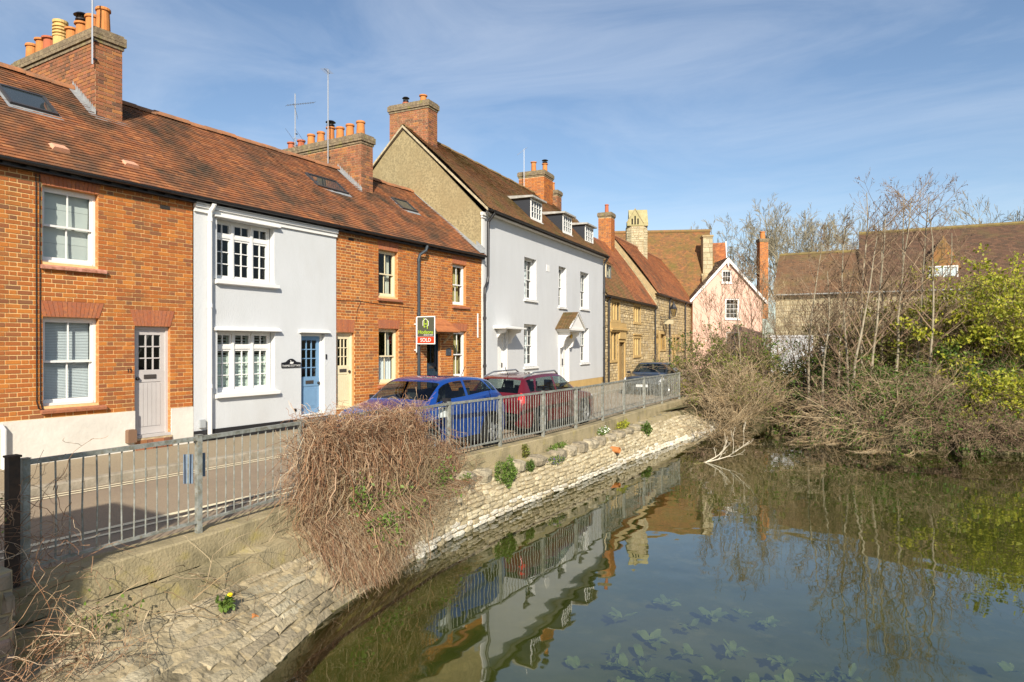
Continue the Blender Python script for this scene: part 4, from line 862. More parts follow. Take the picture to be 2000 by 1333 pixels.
O2 = O1 + UX * 11.27
h4 = thing('stone_house', 'tall honey stone house with red tiled roof, pointed doorways and wall lantern', 'house', O2, ROT)
S2, E2 = 15.0, 5.78
def pointed(x0, x1, z0, z1):
    zm = z0 + (z1 - z0) * .72; return [(x0, z0), (x1, z0), (x1, zm), (x1 - (x1 - x0) * .12, zm + (z1 - zm) * .55), ((x0 + x1) / 2, z1), (x0 + (x1 - x0) * .12, zm + (z1 - zm) * .55), (x0, zm)]
HH = [(.05, 1.15, .2, 3.15), (1.6, 3.1, 2.0, 3.05), (5.6, 6.4, .2, 2.9), (6.9, 8.4, 1.9, 2.9), (9.3, 10.0, 2.0, 3.0)]
mb = MB(); wall_with_holes(mb, 0, S2, .1, E2 - .02, HH, depth=.35); mb.quad((-.004, -.01, 4.6), (-.004, 5.8, 4.6), (-.004, 2.9, 9.5), (-.004, -.01, E2)); w4 = mb.build('wall', M_stonemortar, h4)
rubble(w4, 0, S2, .1, E2 - .05, [(a - .15, b + .15, c, d + .1) for a, b, c, d in HH], gs, M_honey, ch=.18, mx=.5)
for (a, b, c, d) in HH:
    mb = MB(); mb.box(a - .18, a, -.04, .34, c, d); mb.box(b, b + .18, -.04, .34, c, d)
    if d - c > 2:
        zm = c + (d - c) * .74; mb.prism([(a, zm), (a, d + .15), ((a + b) / 2, d + .15), ((a + b) / 2, d - .03), (a + (b - a) * .14, zm + .35)], lambda p, q, t: (p, t, q), -.039, .33); mb.prism([(b, zm), (b - (b - a) * .14, zm + .35), ((a + b) / 2, d - .03), ((a + b) / 2, d + .15), (b, d + .15)], lambda p, q, t: (p, t, q), -.039, .33)
        o = mb.build('door_surround', M_ashlar, h4); p = MB(); p.box(a, b, .3, .34, c, d); p.build('door', mat('dark_oak', (.10, .07, .04), .8), o)
    else:
        mb.box(a - .18, b + .18, -.039, .34, d + .001, d + .2); mb.box(a - .22, b + .22, -.08, .34, c - .14, c - .001); o = mb.build('window', M_ashlar, h4); p = MB(); p.quad((a, .2, c), (b, .2, c), (b, .2, d), (a, .2, d)); p.build('shutter_panel', mat('ochre_board', (.50, .32, .10), .8), o)
close_back(h4, 0, S2, .1, E2 - .1, 5.6, M_inside)
mb = MB(); mb.prism([(-.15, E2 - .03), (2.95, 9.75), (6.05, E2 - .03)], lambda p, q, t: (t, p, q), 0.02, S2); r4 = mb.build('roof', M_stonemortar, h4)
tile_roof(r4, .02, S2 + .1, -.2, E2, 2.95, 9.8, M_redtile, gs, gauge=.13, tw=.22, sag=.12)
mb = MB(); mb.tube([(0, 2.95, 9.82), (S2, 2.95, 9.8)], .12, 8); mb.build('ridge', M_ridge, r4)
gutter(h4, 0, S2, -.24, E2 - .04)
for x in (4.25, 10.05): downpipe(h4, [(x, -.24, E2 - .08), (x, -.1, E2 - .3), (x, -.1, .2)], .06, M_black, (3.5, 1.8))
lw = lambda x, y, z: tuple(O2 + UX * x + UY * y + Vector((0, 0, z)))
lp = thing('wall_lantern', 'black street lantern on iron bracket against the stone wall', 'lantern', lw(1.7, 0, 3.9), ROT)
mb = MB(); mb.bar((0, -.03, .3), (0, -.95, .3), .04); mb.bar((0, -.03, -.2), (0, -.6, .28), .03); mb.bar((0, -.02, -.3), (0, -.02, .4), .05); mb.build('bracket', M_black, lp)
mb = MB(); c = (0, -.9, .36); mb.lathe([(.10, 0), (.05, .02)], c, 6)
for i in range(6): a = i * math.pi / 3; mb.bar((c[0] + .12 * math.cos(a), c[1] + .12 * math.sin(a), c[2]), (c[0] + .24 * math.cos(a), c[1] + .24 * math.sin(a), c[2] + .5), .025)
mb.lathe([(.27, .5), (.27, .54), (.20, .62), (.12, .80), (.07, .84), (.03, .95), (.001, 1.0)], c, 6); mb.build('lantern_frame', M_black, lp)
mb = MB(); mb.lathe([(.115, .01), (.23, .49)], c, 6); mb.build('lantern_glass', glass('lantern_pane', (.85, .8, .65)), lp)
sn = thing('hanging_sign', 'pale board sign hanging beneath the wall lantern', 'sign', lw(1.9, 0, 3.7), ROT); mb = MB(); mb.box(-.02, .02, -.85, -.25, .04, .34); so = mb.build('sign_board', mat('sign_cream', (.44, .38, .24), .7, col2=(.4, .36, .24), scale=12, lo=.5, hi=.7), sn); b2 = MB(); b2.bar((0, -.02, .36), (0, -1.3, .36), .03); b2.build('hanger', M_black, so)

# ------------------------------------------------------------------ far buildings
def world_at(u, Y): X = (u - 1000) / 1320 * Y; a = rad(30.9); return Vector((12.5 + X * math.cos(a) - Y * math.sin(a), X * math.sin(a) + Y * math.cos(a), 0))
# stone bellcote-like chimney tower
tp = world_at(1243, 53); tw_ = thing('stone_chimney_tower', 'pale stone gabled chimney turret with three slits above the roofs', 'tower', tp, rad(26))
mb = MB(); R8 = [(-.8, -.45), (-.45, -.8), (.45, -.8), (.8, -.45), (.8, .45), (.45, .8), (-.45, .8), (-.8, .45)]
mb.prism(R8, lambda p, q, t: (p, q, t), 6.0, 11.5); ts = mb.build('shaft', M_stonemortar, tw_)
for (a, b) in zip(R8, R8[1:4]):
    L = math.hypot(b[0] - a[0], b[1] - a[1]); ux = Vector(((b[0] - a[0]) / L, (b[1] - a[1]) / L, 0)); rubble(ts, 0, L, 6.0, 11.45, [], gs, M_greystone, ch=.2, mx=.45, O=(a[0], a[1], 0), Ux=ux, Nn=(ux.y, -ux.x, 0))
mb = MB(); mb.prism([(-.80, 11.5), (-.80, 11.75), (-.1, 12.86), (.1, 12.86), (.80, 11.75), (.80, 11.5)], lambda p, q, t: (t, p, q), -.62, .82); mb.prism([(-.78, 11.5), (.42, 11.5), (.42, 11.75), (-.18, 12.75), (-.78, 11.75)], lambda p, q, t: (p, t, q), -.84, .0); th = mb.build('gabled_head', mat('head_stone', (.42, .36, .20), .95, col2=(.30, .27, .13), scale=2.5, bump=.02, bscale=9), tw_)
sl = MB()
for x, zz in ((-.40, 12.05), (-.18, 12.25), (.04, 12.05)): sl.box(x - .055, x + .055, -.855, -.83, 11.6, zz)
sl.build('slit', mat('dark_slit', (.01, .01, .01), 1), th)
cp = MB(); cp.prism([(-.80, 11.72), (-.18, 12.76), (-.18, 12.86), (-.86, 11.74)], lambda p, q, t: (p, t, q), -.88, -.6); cp.prism([(.44, 11.72), (.50, 11.74), (-.18, 12.86), (-.18, 12.76)], lambda p, q, t: (p, t, q), -.88, -.6); cp.build('coping', MATS['coping_stone'], th)

# great stone hall behind
bp = world_at(1225, 58); gb = np.random.default_rng(41)
hb = thing('stone_hall', 'great stone hall with steep brown tiled roof and stone chimney buttress', 'building', bp, rad(24))
mb = MB(); mb.box(-2, 7.6, 0, 8, 0, 6.5); mb.prism([(0.02, 6.5), (4, 12.3), (7.98, 6.5)], lambda p, q, t: (t, p, q), 7.0, 7.58); wb = mb.build('wall', M_stonemortar, hb)
mb = MB(); mb.prism([(-.2, 6.3), (4, 12.5), (8.2, 6.3)], lambda p, q, t: (t, p, q), -2.0, 7.5); rb = mb.build('roof', M_under, hb); tile_roof(rb, -2, 7.55, -.3, 6.25, 4, 12.55, M_oldtile, gb, gauge=.16, tw=.26, sag=.15)
mb = MB(); mb.tube([(-2, 4, 12.6), (7.6, 4, 12.6)], .16, 8); mb.build('ridge', MATS['ridge_old'], rb)
mb = MB(); mb.box(6.3, 7.3, .6, 1.9, 5.0, 8.4); mb.box(6.45, 7.25, .7, 1.9, 8.4, 11.55); mb.prism([(6.1, 4.5), (7.4, 4.5), (7.35, 8.2), (6.3, 8.2)], lambda p, q, t: (p, t, q), .1, .59); mb.box(6.38, 7.32, .62, 1.98, 11.551, 11.7)
bt = mb.build('chimney_buttress', M_stonemortar, hb); rubble(bt, 6.45, 7.25, 8.4, 11.5, [], gb, M_greystone, ch=.34, mn=.3, mx=.8, O=(0, .7, 0)); rubble(bt, 6.3, 7.3, 5.0, 8.35, [], gb, M_greystone, ch=.34, mn=.3, mx=.8, O=(0, .6, 0))
q = world_at(1375, 66); hr = thing('red_roofed_gable', 'small red tiled gable roof peeping out behind the stone hall', 'building', q, rad(20))
mb = MB(); mb.box(0, 2.2, 0, 4, 0, 7.2); mb.prism([(0, 7.2), (2, 12.4), (4, 7.2)], lambda p, q, t: (t, p, q), 0, 2.15); mb.build('wall', M_stonemortar, hr); rr_ = MB(); rr_.prism([(-.2, 7.0), (2, 12.5), (4.2, 7.0)], lambda p, q, t: (t, p, q), .0, 2.2); rr_ = rr_.build('roof', M_under, hr); tile_roof(rr_, 0, 2.25, -.3, 7.0, 2, 12.55, M_redtile, gb, gauge=.16, tw=.26, sag=0)
mb = MB(); mb.bar((2.27, -.3, 7.0), (2.27, 2.0, 12.6), .08, .2); mb.build('bargeboard', M_paint, hr)

# pink gabled house
pp = world_at(1353, 56); hp = thing('pink_house', 'pink rendered gabled house with white bargeboards and sash windows', 'house', pp, rad(30.9))
PW = 5.75; PE, PA = 6.25, 9.45
PWN = [(2.42, 3.24, 7.45, 8.50), (2.70, 3.85, 4.45, 6.15), (2.75, 3.95, 1.5, 3.4)]
mb = MB(); wall_with_holes(mb, 0, PW, 0, PE, [PWN[1], PWN[2]], depth=.12)
def gabl(x): return PE + (PA - PE) * (1 - abs(x - PW / 2) / (PW / 2))
a, b, c, d = PWN[0]; mb.quad((0, 0, PE), (PW, 0, PE), (PW * .5 + (PW / 2) * (PA - c) / (PA - PE), 0, c), (PW * .5 - (PW / 2) * (PA - c) / (PA - PE), 0, c))
xl = lambda z: PW * .5 - (PW / 2) * (PA - z) / (PA - PE); xr_ = lambda z: PW - xl(z)
mb.quad((xl(c), 0, c), (a, 0, c), (a, 0, d), (xl(d), 0, d)); mb.quad((b, 0, c), (xr_(c), 0, c), (xr_(d), 0, d), (b, 0, d)); mb.quad((xl(d), 0, d), (xr_(d), 0, d), (PW / 2, 0, PA))
mb.box(0, .05, .05, 8, 0, PE); mb.box(PW - .05, PW, .05, 8, 0, PE); mb.box(.05, PW - .05, 7.9, 8, 0, PE); wpk = mb.build('wall', M_pink, hp)
for (a, b, c, d) in PWN:
    o = sash(hp, a, b, c, d, M_paint, d=.05, cols=3, rows=2 if d - c > 1.2 else 1, box=.08); s = MB(); s.box(a - .08, b + .08, -.08, .05, c - .1, c - .001); s.build('sill', M_paint, o)
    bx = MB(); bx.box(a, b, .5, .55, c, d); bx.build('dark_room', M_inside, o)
mb = MB(); e = .35; k = (PA - PE) / (PW / 2)
mb.prism([(-e, PE - e * k + .05), (PW / 2, PA + .05), (PW + e, PE - e * k + .05), (PW + e, PE - e * k - .15), (PW / 2, PA - .15), (-e, PE - e * k - .15)], lambda p, q, t: (p, t, q), -.18, 8); rp_ = mb.build('roof', M_under, hp)
for sgn in (1, -1):
    V = []; Fq = []; Lr_ = math.hypot(PW / 2 + e, (PW / 2 + e) * k); n = int(Lr_ / .16)
    for r in range(n):
        s0, s1 = r * .16, r * .16 + .2; f = lambda s, h: ((-e + s / Lr_ * (PW / 2 + e)) if sgn > 0 else PW + e - s / Lr_ * (PW / 2 + e), PE - e * k + .07 + s / Lr_ * (PW / 2 + e) * k + h)
        for cc in range(33):
            y0_ = -.2 + cc * .25; q = len(V)
            for (x, z) in (f(s0, .04), f(s1, .01)): V += [(x, y0_, z), (x, y0_ + .24, z)]
            Fq.append((q, q + 1, q + 3, q + 2))
    me = bpy.data.meshes.new('tile_courses'); me.from_pydata(V, [], Fq); me.materials.append(M_darktile); link('tile_courses', me, rp_, kind='stuff')
for sgn in (1, -1):
    x0_ = -e if sgn > 0 else PW + e; mb = MB(); mb.prism([(x0_, PE - e * k - .22), (x0_, PE - e * k + .06), (PW / 2, PA + .06), (PW / 2, PA - .26)], lambda p, q, t: (p, t, q), -.26, -.185); mb.build('bargeboard', M_paint, rp_)
mb = MB(); mb.prism([(PW / 2 - .1, PA - .2), (PW / 2 + .1, PA - .2), (PW / 2 + .06, PA - .55), (PW / 2, PA - .72), (PW / 2 - .06, PA - .55)], lambda p, q, t: (p, t, q), -.25, -.19); mb.build('finial', M_paint, rp_)
ch, zt = chimney(hp, 5.75, 6.45, .5, 1.2, 4.5, 10.9, gb, .25, m=M_brick, mm=M_oldmortar); chimney_pot(ch, 6.1, .85, zt - .03, .65, .22, M_pot, 'plain')

# long abbey range across the background
lb = Vector((2.4, 46.9, 0)); WX0 = 2.15; hl = thing('long_tiled_range', 'long stone range with dark brown tiled roof and small gabled dormer', 'building', lb, rad(4)); gl = np.random.default_rng(51)
mb = MB(); mb.box(WX0, 30, 0, 9, 0, 5.75); mb.prism([(0.01, 5.75), (4.4, 9.7), (8.9, 5.75)], lambda p, q, t: (t, p, q), 29.5, 30); mb.prism([(0.01, 5.75), (4.4, 9.8), (8.9, 5.75)], lambda p, q, t: (t, p, q), 7.05, 7.5); wl4 = mb.build('wall', M_stonemortar, hl)
rubble(wl4, WX0, 30, 0, 5.7, [], gl, M_greystone, ch=.26, mn=.25, mx=.7)
mb = MB(); mb.prism([(-.3, 5.6), (3.7, 8.55), (7.7, 5.6)], lambda p, q, t: (t, p, q), WX0 - .1, 7.05); mb.prism([(-.3, 5.6), (4.4, 9.8), (9.1, 5.6)], lambda p, q, t: (t, p, q), 7.06, 30); rl = mb.build('roof', M_under, hl)
tile_roof(rl, WX0 - .1, 7.05, -.35, 5.6, 3.7, 8.6, mat('clay_tile_brown', (0, 0, 0), .95, rand=[(.15, .085, .05), (.19, .105, .055), (.12, .075, .045)], col2=(.16, .13, .05), scale=.5, lo=.5, hi=.75), gl, gauge=.15, tw=.25, sag=.15); tile_roof(rl, 7.06, 30, -.35, 5.6, 4.4, 9.85, M_darktile, gl, gauge=.15, tw=.25, sag=.08)
mb = MB(); mb.tube([(WX0 - .1, 3.7, 8.62), (7.05, 3.7, 8.62)], .13, 8); mb.tube([(7.06, 4.4, 9.88), (30, 4.4, 9.88)], .13, 8); mb.build('ridge', mat('ridge_moss', (.22, .17, .06), .95, col2=(.14, .10, .05), scale=3), rl)
gutter(hl, WX0 - .1, 30, -.4, 5.56, mat('grey_gutter', (.40, .40, .38), .6))
dx = 10.6; mb = MB(); mb.prism([(dx, 6.9), (dx + 1.9, 6.9), (dx + .95, 8.9)], lambda p, q, t: (p, t, q), .55, 3.0); mb.box(dx + .15, dx + 1.75, .5, 2.0, 6.2, 6.9); dm = mb.build('dormer', M_oldtile, hl)
f = MB(); P = grid_frame(f, dx + .2, dx + 1.7, 6.1, 7.05, .42, 2, 1, .08, .04, .06); add_panes(f.build('dormer_window', M_paint, dm), P); bq = MB(); bq.quad((dx + .2, .495, 6.1), (dx + 1.7, .495, 6.1), (dx + 1.7, .495, 7.05), (dx + .2, .495, 7.05)); bq.build('dormer_blind', M_net, dm); s = MB(); s.box(dx - .05, dx + 1.95, .2, .45, 5.98, 6.09); s.build('sill', M_lead, dm)

# whitewashed garden walls in front of it
for i, (u0, u1, Y, z1) in enumerate(((1506, 1588, 40, 2.75), (1604, 1662, 41, 2.85))):
    p0, p1 = world_at(u0, Y), world_at(u1, Y); d = p1 - p0; L = d.length
    t = thing('white_garden_wall', ['long whitewashed garden wall behind the stream', 'short whitewashed garden wall behind the bare stems'][i], 'wall', p0, math.atan2(d.y, d.x))
    mb = MB(); mb.box(0, L, 0, .3, 0, z1); mb.build('wall', M_white, t); mb = MB(); mb.prism([(-.05, z1), (.35, z1), (.15, z1 + .12)], lambda p, q, t_: (t_, p, q), -.05, L + .05); mb.build('coping', M_paint, t)

# ------------------------------------------------------------------ ground, road, water
RAIL = [(5.41, 3.06), (5.31, 4.89), (5.10, 6.6), (4.90, 8.6), (4.74, 10.6), (4.78, 12.4), (4.84, 14.25), (4.82, 16.1), (4.70, 18.15), (4.55, 20.2), (4.42, 22.4), (4.36, 24.5), (4.28, 26.9)]
ry = np.array([p[1] for p in RAIL]); rx = np.array([p[0] for p in RAIL])
def xr(y): return float(np.interp(y, ry, rx, left=5.42 + (2.9 - y) * .05 if np.isscalar(y) else None)) if np.isscalar(y) else np.interp(y, ry, rx)
WY = [-3, 1.5, 3.2, 4.67, 6.15, 7.6, 9.5, 12.0, 15, 19.3, 23.5, 27, 31]; WX = [8.6, 7.75, 7.35, 6.80, 6.18, 5.90, 5.60, 5.44, 5.46, 5.44, 5.55, 5.75, 6.3]
def xw(y): return np.interp(y, WY, WX)
def facade_x(y): return 0.0 if y < 18.92 else -(y - 18.92) * math.tan(rad(5.74))
land = [(-500, -90), (6.2, -90), (5.6, 0), (5.45, 3), (5.25, 5), (5.05, 7), (4.75, 10.5), (4.75, 16), (4.6, 20), (4.55, 24), (4.9, 27), (5.8, 30), (6.2, 33.2), (9.0, 33.8), (9.5, 30), (9.6, 27.9), (10.5, 26.6), (12.4, 25.7), (15.2, 26.8), (20, 28.8), (40, 36.5), (500, 180), (500, 900), (-500, 900)]
mb = MB(); mb.quad(*[(x, y, -.12) for x, y in land]); mb.build('ground', mat('rough_grass', (.10, .11, .04), .95, col2=(.17, .14, .07), scale=.8, bump=.04, bscale=6), kind='structure')
# road and pavement
ys = np.arange(-6, 62, 1.0)
mb = MB()
for a, b in zip(ys, ys[1:]):
    for k in range(4):
        def P(y, t):
            x0 = facade_x(y) + 1.80; x1 = xr(y) - .1 if y < 27 else 4.4 + (y - 27) * .4; x = x0 + (x1 - x0) * t
            return (x, y, .16 - .13 * t + .025 * math.sin(math.pi * t))
        mb.quad(P(a, k / 4), P(a, (k + 1) / 4), P(b, (k + 1) / 4), P(b, k / 4))
mb.build('road', M_asphalt, kind='structure')
mb = MB()
for a, b in zip(ys, ys[1:]): mb.quad((facade_x(a) - .3, a, .34), (facade_x(a) + 1.68, a, .285), (facade_x(b) + 1.68, b, .285), (facade_x(b) - .3, b, .34))
pv = mb.build('pavement', M_pave, kind='structure')
kb = link('kerb', None, None, kind='structure'); kb.empty_display_size = .2
y = -1.0; gk = np.random.default_rng(3)
while y < 34:
    L = gk.uniform(.85, 1.0); a, b = y + .004, y + L - .004; mbk = MB(); fx0, fx1 = facade_x(a), facade_x(b); e = gk.uniform(-.006, .006)
    mbk.prism([(1.681, .05), (1.815, .05), (1.805, .265 + e), (1.78, .288 + e), (1.681, .292 + e)], lambda p, q, t: (p + (fx0 if t == a else fx1), t, q), a, b); mbk.build('kerb_stone', M_kerb, kb); y += L
def road_z(x, y): t = (x - 1.8) / (xr(y) - 1.9); return .16 - .13 * t + .025 * math.sin(math.pi * min(max(t, 0), 1))
for nm, off, w, y0_, y1_ in (('far', 1.93, .055, -3, 20), ('far', 2.07, .055, -3, 20), ('near', 4.12, .085, -2, 12), ('near', 4.34, .06, -2, 12)):
    mb = MB()
    for a in np.arange(y0_, y1_, .5): mb.quad(*[(x, yy, road_z(x, yy) + .008) for x, yy in ((off, a), (off + w, a), (off + w, a + .5), (off, a + .5))])
    mb.build('road_marking', M_line, kind='structure')

# water and bed
M_water = glass('pond_water', (.57, .62, .36), 1.62, .02, .005, 3.0)
def sheet(name, z, m, seg=None):
    mb = MB(); mb.quad((3.0, -60, z), (140, -60, z), (140, 80, z), (3.0, 80, z)); return mb.build(name, m, kind='structure')
sheet('water', -1.05, M_water)
sheet('pond_bed', -1.85, mat('pond_mud', (.17, .17, .085), .95, col2=(.09, .105, .045), scale=.7, col3=(.22, .20, .11), scale3=2.2))

# ------------------------------------------------------------------ the river wall
gw = np.random.default_rng(61)
rw = thing('river_wall', 'old rubble stone river wall with concrete upstand below the railings', 'wall', (0, 0, 0))
Ys = np.arange(-2.0, 28.01, .25)
def ledge(y): return float(np.interp(y, [0, 7, 9.5, 28], [.16, .16, .26, .26]))
def e_z(y): return float(np.interp(y, [0, 6.3, 9.0], [-.60, -.56, -.40]))
def sec(y):
    x = xr(y); return dict(A=(x - .22, .11), B=(x + .15, .105), C=(x + .165, -.22), D=(x + .165 + ledge(y), -.25), E=(x + .20 + ledge(y), e_z(y)))
def strip(name, keys, m, extra=None, wob=0.0, sub=1):
    V = []; K = len(keys); g_ = np.random.default_rng(5)
    for y in Ys:
        s = sec(y)
        for k in keys: x, z = s[k]; V.append((x + g_.normal() * wob, y, z + g_.normal() * wob))
    Fq = [(i * K + j, i * K + j + 1, (i + 1) * K + j + 1, (i + 1) * K + j) for i in range(len(Ys) - 1) for j in range(K - 1)]
    me = bpy.data.meshes.new(name); me.from_pydata(V, [], Fq); me.materials.append(m); return link(name, me, rw)
# inner road-side face then upstand, ledge
V = []
for y in Ys: s = sec(y); V += [(s['A'][0], y, -.1), (s['A'][0], y, s['A'][1]), (s['B'][0] - .015, y, s['B'][1]), (s['B'][0], y, s['B'][1] - .02), (s['C'][0], y, s['C'][1])]
Fq = [(i * 5 + j, i * 5 + j + 1, i * 5 + j + 6, i * 5 + j + 5) for i in range(len(Ys) - 1) for j in range(4)]
me = bpy.data.meshes.new('upstand'); me.from_pydata(V, [], Fq); me.materials.append(M_concrete); link('upstand', me, rw)
strip('ledge', 'CDE', M_concrete, wob=.012)
def face(y, t):
    x0 = xr(y) + .18 + ledge(y); x1 = float(xw(y)); z0 = e_z(y) + .04; z = z0 + (-1.05 - z0) * t
    b = .10 * math.sin(math.pi * t) * (1 if y > 8 else .4); return Vector((x0 + (x1 - x0) * t ** .9 + b, y, z))
from mathutils import noise
V = []; ts = np.concatenate([np.linspace(-.12, 1.0, 34), np.linspace(1.06, 1.75, 8)]); Yf = np.concatenate([np.arange(-2, 11, .055), np.arange(11, 28.01, .12)])
for y in Yf:
    for t in ts:
        p = face(y, min(max(t, 0.0), 1.0)); p.x -= .12 if t < -.02 else 0; p.z += .03 if t < -.02 else 0
        if t > 1: p = p + Vector((-(t - 1) * .5, 0, -(t - 1) * .9))
        q = Vector((y * 1.3 + p.z * .9, p.z * 5.5 - y * .8, p.x * 2)); a_ = noise.ridged_multi_fractal(q * .9, 1.0, 2.1, 5, 1.0, 2.0) - 1.1; b_ = noise.fractal(q * 2.6, 1.0, 2.0, 4); n = (.045 * a_ + .03 * b_) * (1 if y < 9 else .4); V.append((p.x + n, y, p.z + n * .5))
K = len(ts); Fq = [(i * K + j, i * K + j + 1, (i + 1) * K + j + 1, (i + 1) * K + j) for i in range(len(Yf) - 1) for j in range(K - 1)]
me = bpy.data.meshes.new('mortar_face'); me.from_pydata(V, [], Fq); me.materials.append(M_rubm); mf = link('mortar_face', me, rw)
# stones
def flat_proto(seed, m):
    g = np.random.default_rng(seed); V = []; base = [(-.5, -.5), (-.1, -.5), (.5, -.5), (.5, 0), (.5, .5), (.1, .5), (-.5, .5), (-.5, .0)]; n = 8
    base = [(x + g.normal() * .05, y + g.normal() * .07) for x, y in base]; tilt = g.normal(size=2) * .25
    for k, (r, h) in enumerate(((1.0, -.4), (.99, .10), (.90, .30), (.45, .36))):
        for x, y in base: V.append((x * r, y * r, h + ((x * tilt[0] + y * tilt[1]) + g.normal() * .06 if k > 1 else 0)))
    V.append((0, 0, .36 + g.normal() * .05)); Fq = [(k * n + i, k * n + (i + 1) % n, (k + 1) * n + (i + 1) % n, (k + 1) * n + i) for k in range(3) for i in range(n)] + [(3 * n + i, 3 * n + (i + 1) % n, 4 * n) for i in range(n)]
    me = bpy.data.meshes.new('stone'); me.from_pydata(V, [], Fq); me.materials.append(m); return me
def stone_proto(seed, m):
    g = np.random.default_rng(seed); n = 10; V = []; 
    for k, (r, h) in enumerate(((.5, -.35), (.49, .12), (.41, .34), (.22, .42))):
        for i in range(n):
            a = 2 * math.pi * (i + .5) / n; c, s = math.cos(a), math.sin(a); q = 1 / max(abs(c), abs(s)) ** .75; j = 1 + (g.normal() * .05 if k else 0)
            V.append((c * r * q * j, s * r * q * j, h + (g.normal() * .05 if k > 1 else 0)))
    V.append((0, 0, .40 + g.normal() * .05)); Fq = [(k * n + i, k * n + (i + 1) % n, (k + 1) * n + (i + 1) % n, (k + 1) * n + i) for k in range(3) for i in range(n)] + [(3 * n + i, 3 * n + (i + 1) % n, 4 * n) for i in range(n)]
    rot = g.normal() * .06; V = [(x * math.cos(rot) - y * math.sin(rot), x * math.sin(rot) + y * math.cos(rot), z) for x, y, z in V]
    me = bpy.data.meshes.new('stone'); me.from_pydata(V, [], Fq); me.materials.append(m); return me
M_rubp = mat('river_wall_stone_bleached', (0, 0, 0), 0.95, rand=[(.62, .57, .46), (.70, .66, .55), (.56, .50, .39), (.66, .61, .50)], col2=(.40, .35, .25), scale=6, lo=.55, hi=.8, bump=.018, bscale=16)
SP = [stone_proto(i, M_rub) for i in range(7)]; SPp = [stone_proto(20 + i, M_rubp) for i in range(5)]; M_near = mat('near_wall_stone', (0, 0, 0), .95, rand=[(.36, .30, .19), (.43, .36, .235), (.28, .23, .15), (.33, .285, .19), (.47, .41, .28)], col2=(.12, .10, .06), scale=1.5, lo=.47, hi=.72, bump=.025, bscale=18, col3=(.18, .15, .09), scale3=9, lo3=.55, hi3=.75); FP = [flat_proto(40 + i, M_near) for i in range(8)]
stones = []; NC = 9
for k in range(NC):
    y = 0.5 + gw.uniform(0, .3); 
    while y < 27.5:
        t = (k + .5) / NC; p = face(y, t); Lf = (face(y, 1) - face(y, 0)).length; h = Lf / NC * gw.uniform(.8, 1.18); w = gw.uniform(.13, .42) * (1.0 if y > 8 else 1.5)
        a = face(y + w, t); tan = (a - p).normalized(); upv = (face(y + w / 2, max(t - .12, 0)) - face(y + w / 2, min(t + .12, 1))).normalized(); nrm = tan.cross(upv); nrm = -nrm if nrm.x < 0 else nrm
        c = face(y + w / 2, min(max(t + gw.normal() * .018, 0), 1)); stones.append((c, tan, upv, nrm, (w - .010) * (1 if y > 8 else 1.0), h * (1.05 if y > 8 else 1.03) - .006, gw.uniform(.045, .085) if y > 8 else gw.uniform(.035, .075), k)); y += w
def stone_mat(c, tan, upv, nrm, w, h, d):
    up2 = nrm.cross(tan); M = Matrix((tan * w, up2 * h, nrm * d)).transposed().to_4x4(); M.translation = c + nrm * float(np.interp(c.y, [6.5, 8.5], [.002, .006])); return M
vis = [s for s in stones if 3.6 < s[0].y < 26]; vis.sort(key=lambda s: (s[0] - Vector((12.5, 0, 2.3))).length - s[4] * 4); sing = set(id(s) for s in vis[:300]); rest = []
for i, s in enumerate(stones):
    pr = SPp if s[7] >= NC - 2 and gw.random() < (.85 if s[0].y > 7 else .5) or s[7] == NC - 3 and gw.random() < .4 else SP; pr = FP if s[0].y < 7.6 + .6 * math.sin(i) else pr; me = pr[int(gw.integers(len(pr)))]; M = stone_mat(*s[:7])
    if id(s) in sing: o = link('stone', me, mf); o.matrix_local = M
    else: rest.append((me, M))
for nm, pr in (('rubble_stones', SP), ('bleached_stones', SPp), ('slab_stones', FP)):
    VV, FF, n = [], [], 0
    for me, M in rest:
        if me not in pr: continue
        VV += [tuple(M @ v.co) for v in me.vertices]; FF += [tuple(i + n for i in p.vertices) for p in me.polygons]; n += len(me.vertices)
    m2 = bpy.data.meshes.new(nm); m2.from_pydata(VV, [], FF); m2.materials.append(pr[0].materials[0]); link(nm, m2, mf, kind='stuff')
# loose coping blocks on the ledge
M_cop = mat('coping_block_stone', (0, 0, 0), .95, rand=[(.36, .31, .21), (.30, .25, .17), (.42, .36, .25)], col2=(.14, .12, .085), scale=5, lo=.48, hi=.65, bump=.02, bscale=25); CB = [stone_proto(60 + i, M_cop) for i in range(4)]
for i, (y, w, h) in enumerate(((10.55, .62, .30), (11.15, .5, .26), (12.45, .5, .24), (13.3, .6, .22), (14.25, .62, .22), (14.9, .5, .24), (15.55, .62, .26), (16.2, .55, .24), (16.8, .5, .22), (17.7, .6, .18), (18.5, .6, .16), (19.3, .6, .16), (20.2, .6, .16), (21.1, .6, .14))):
    s = sec(y); o = link('coping_block', CB[i % 4], rw); o.location = (s['C'][0] + .20, y, -.30 + h * .12); o.scale = (.38, w, h); o.rotation_euler = (0, rad(8), rad(3 - i % 3 * 3))
for nm, (y, t, r, L) in (('short terracotta drain pipe sticking out of the far river wall', (17.3, .28, .085, .22)), ('small clay weep pipe in the near river wall', (5.02, .42, .05, .03))):
    c = face(y, t); o = thing('drain_pipe', nm, 'pipe', c); mb = MB(); mb.tube([(-.15, 0, 0), (L, -.02, -.02)], r, 14, cap=False); mb.tube([(-.15, 0, 0), (L, -.02, -.02)], r * .78, 14, cap=False); n = len(mb.v); mb.f += [(14 + j, 14 + (j + 1) % 14, 42 + (j + 1) % 14, 42 + j) for j in range(14)]; mb.build('pipe', M_pot, o, smooth=False)

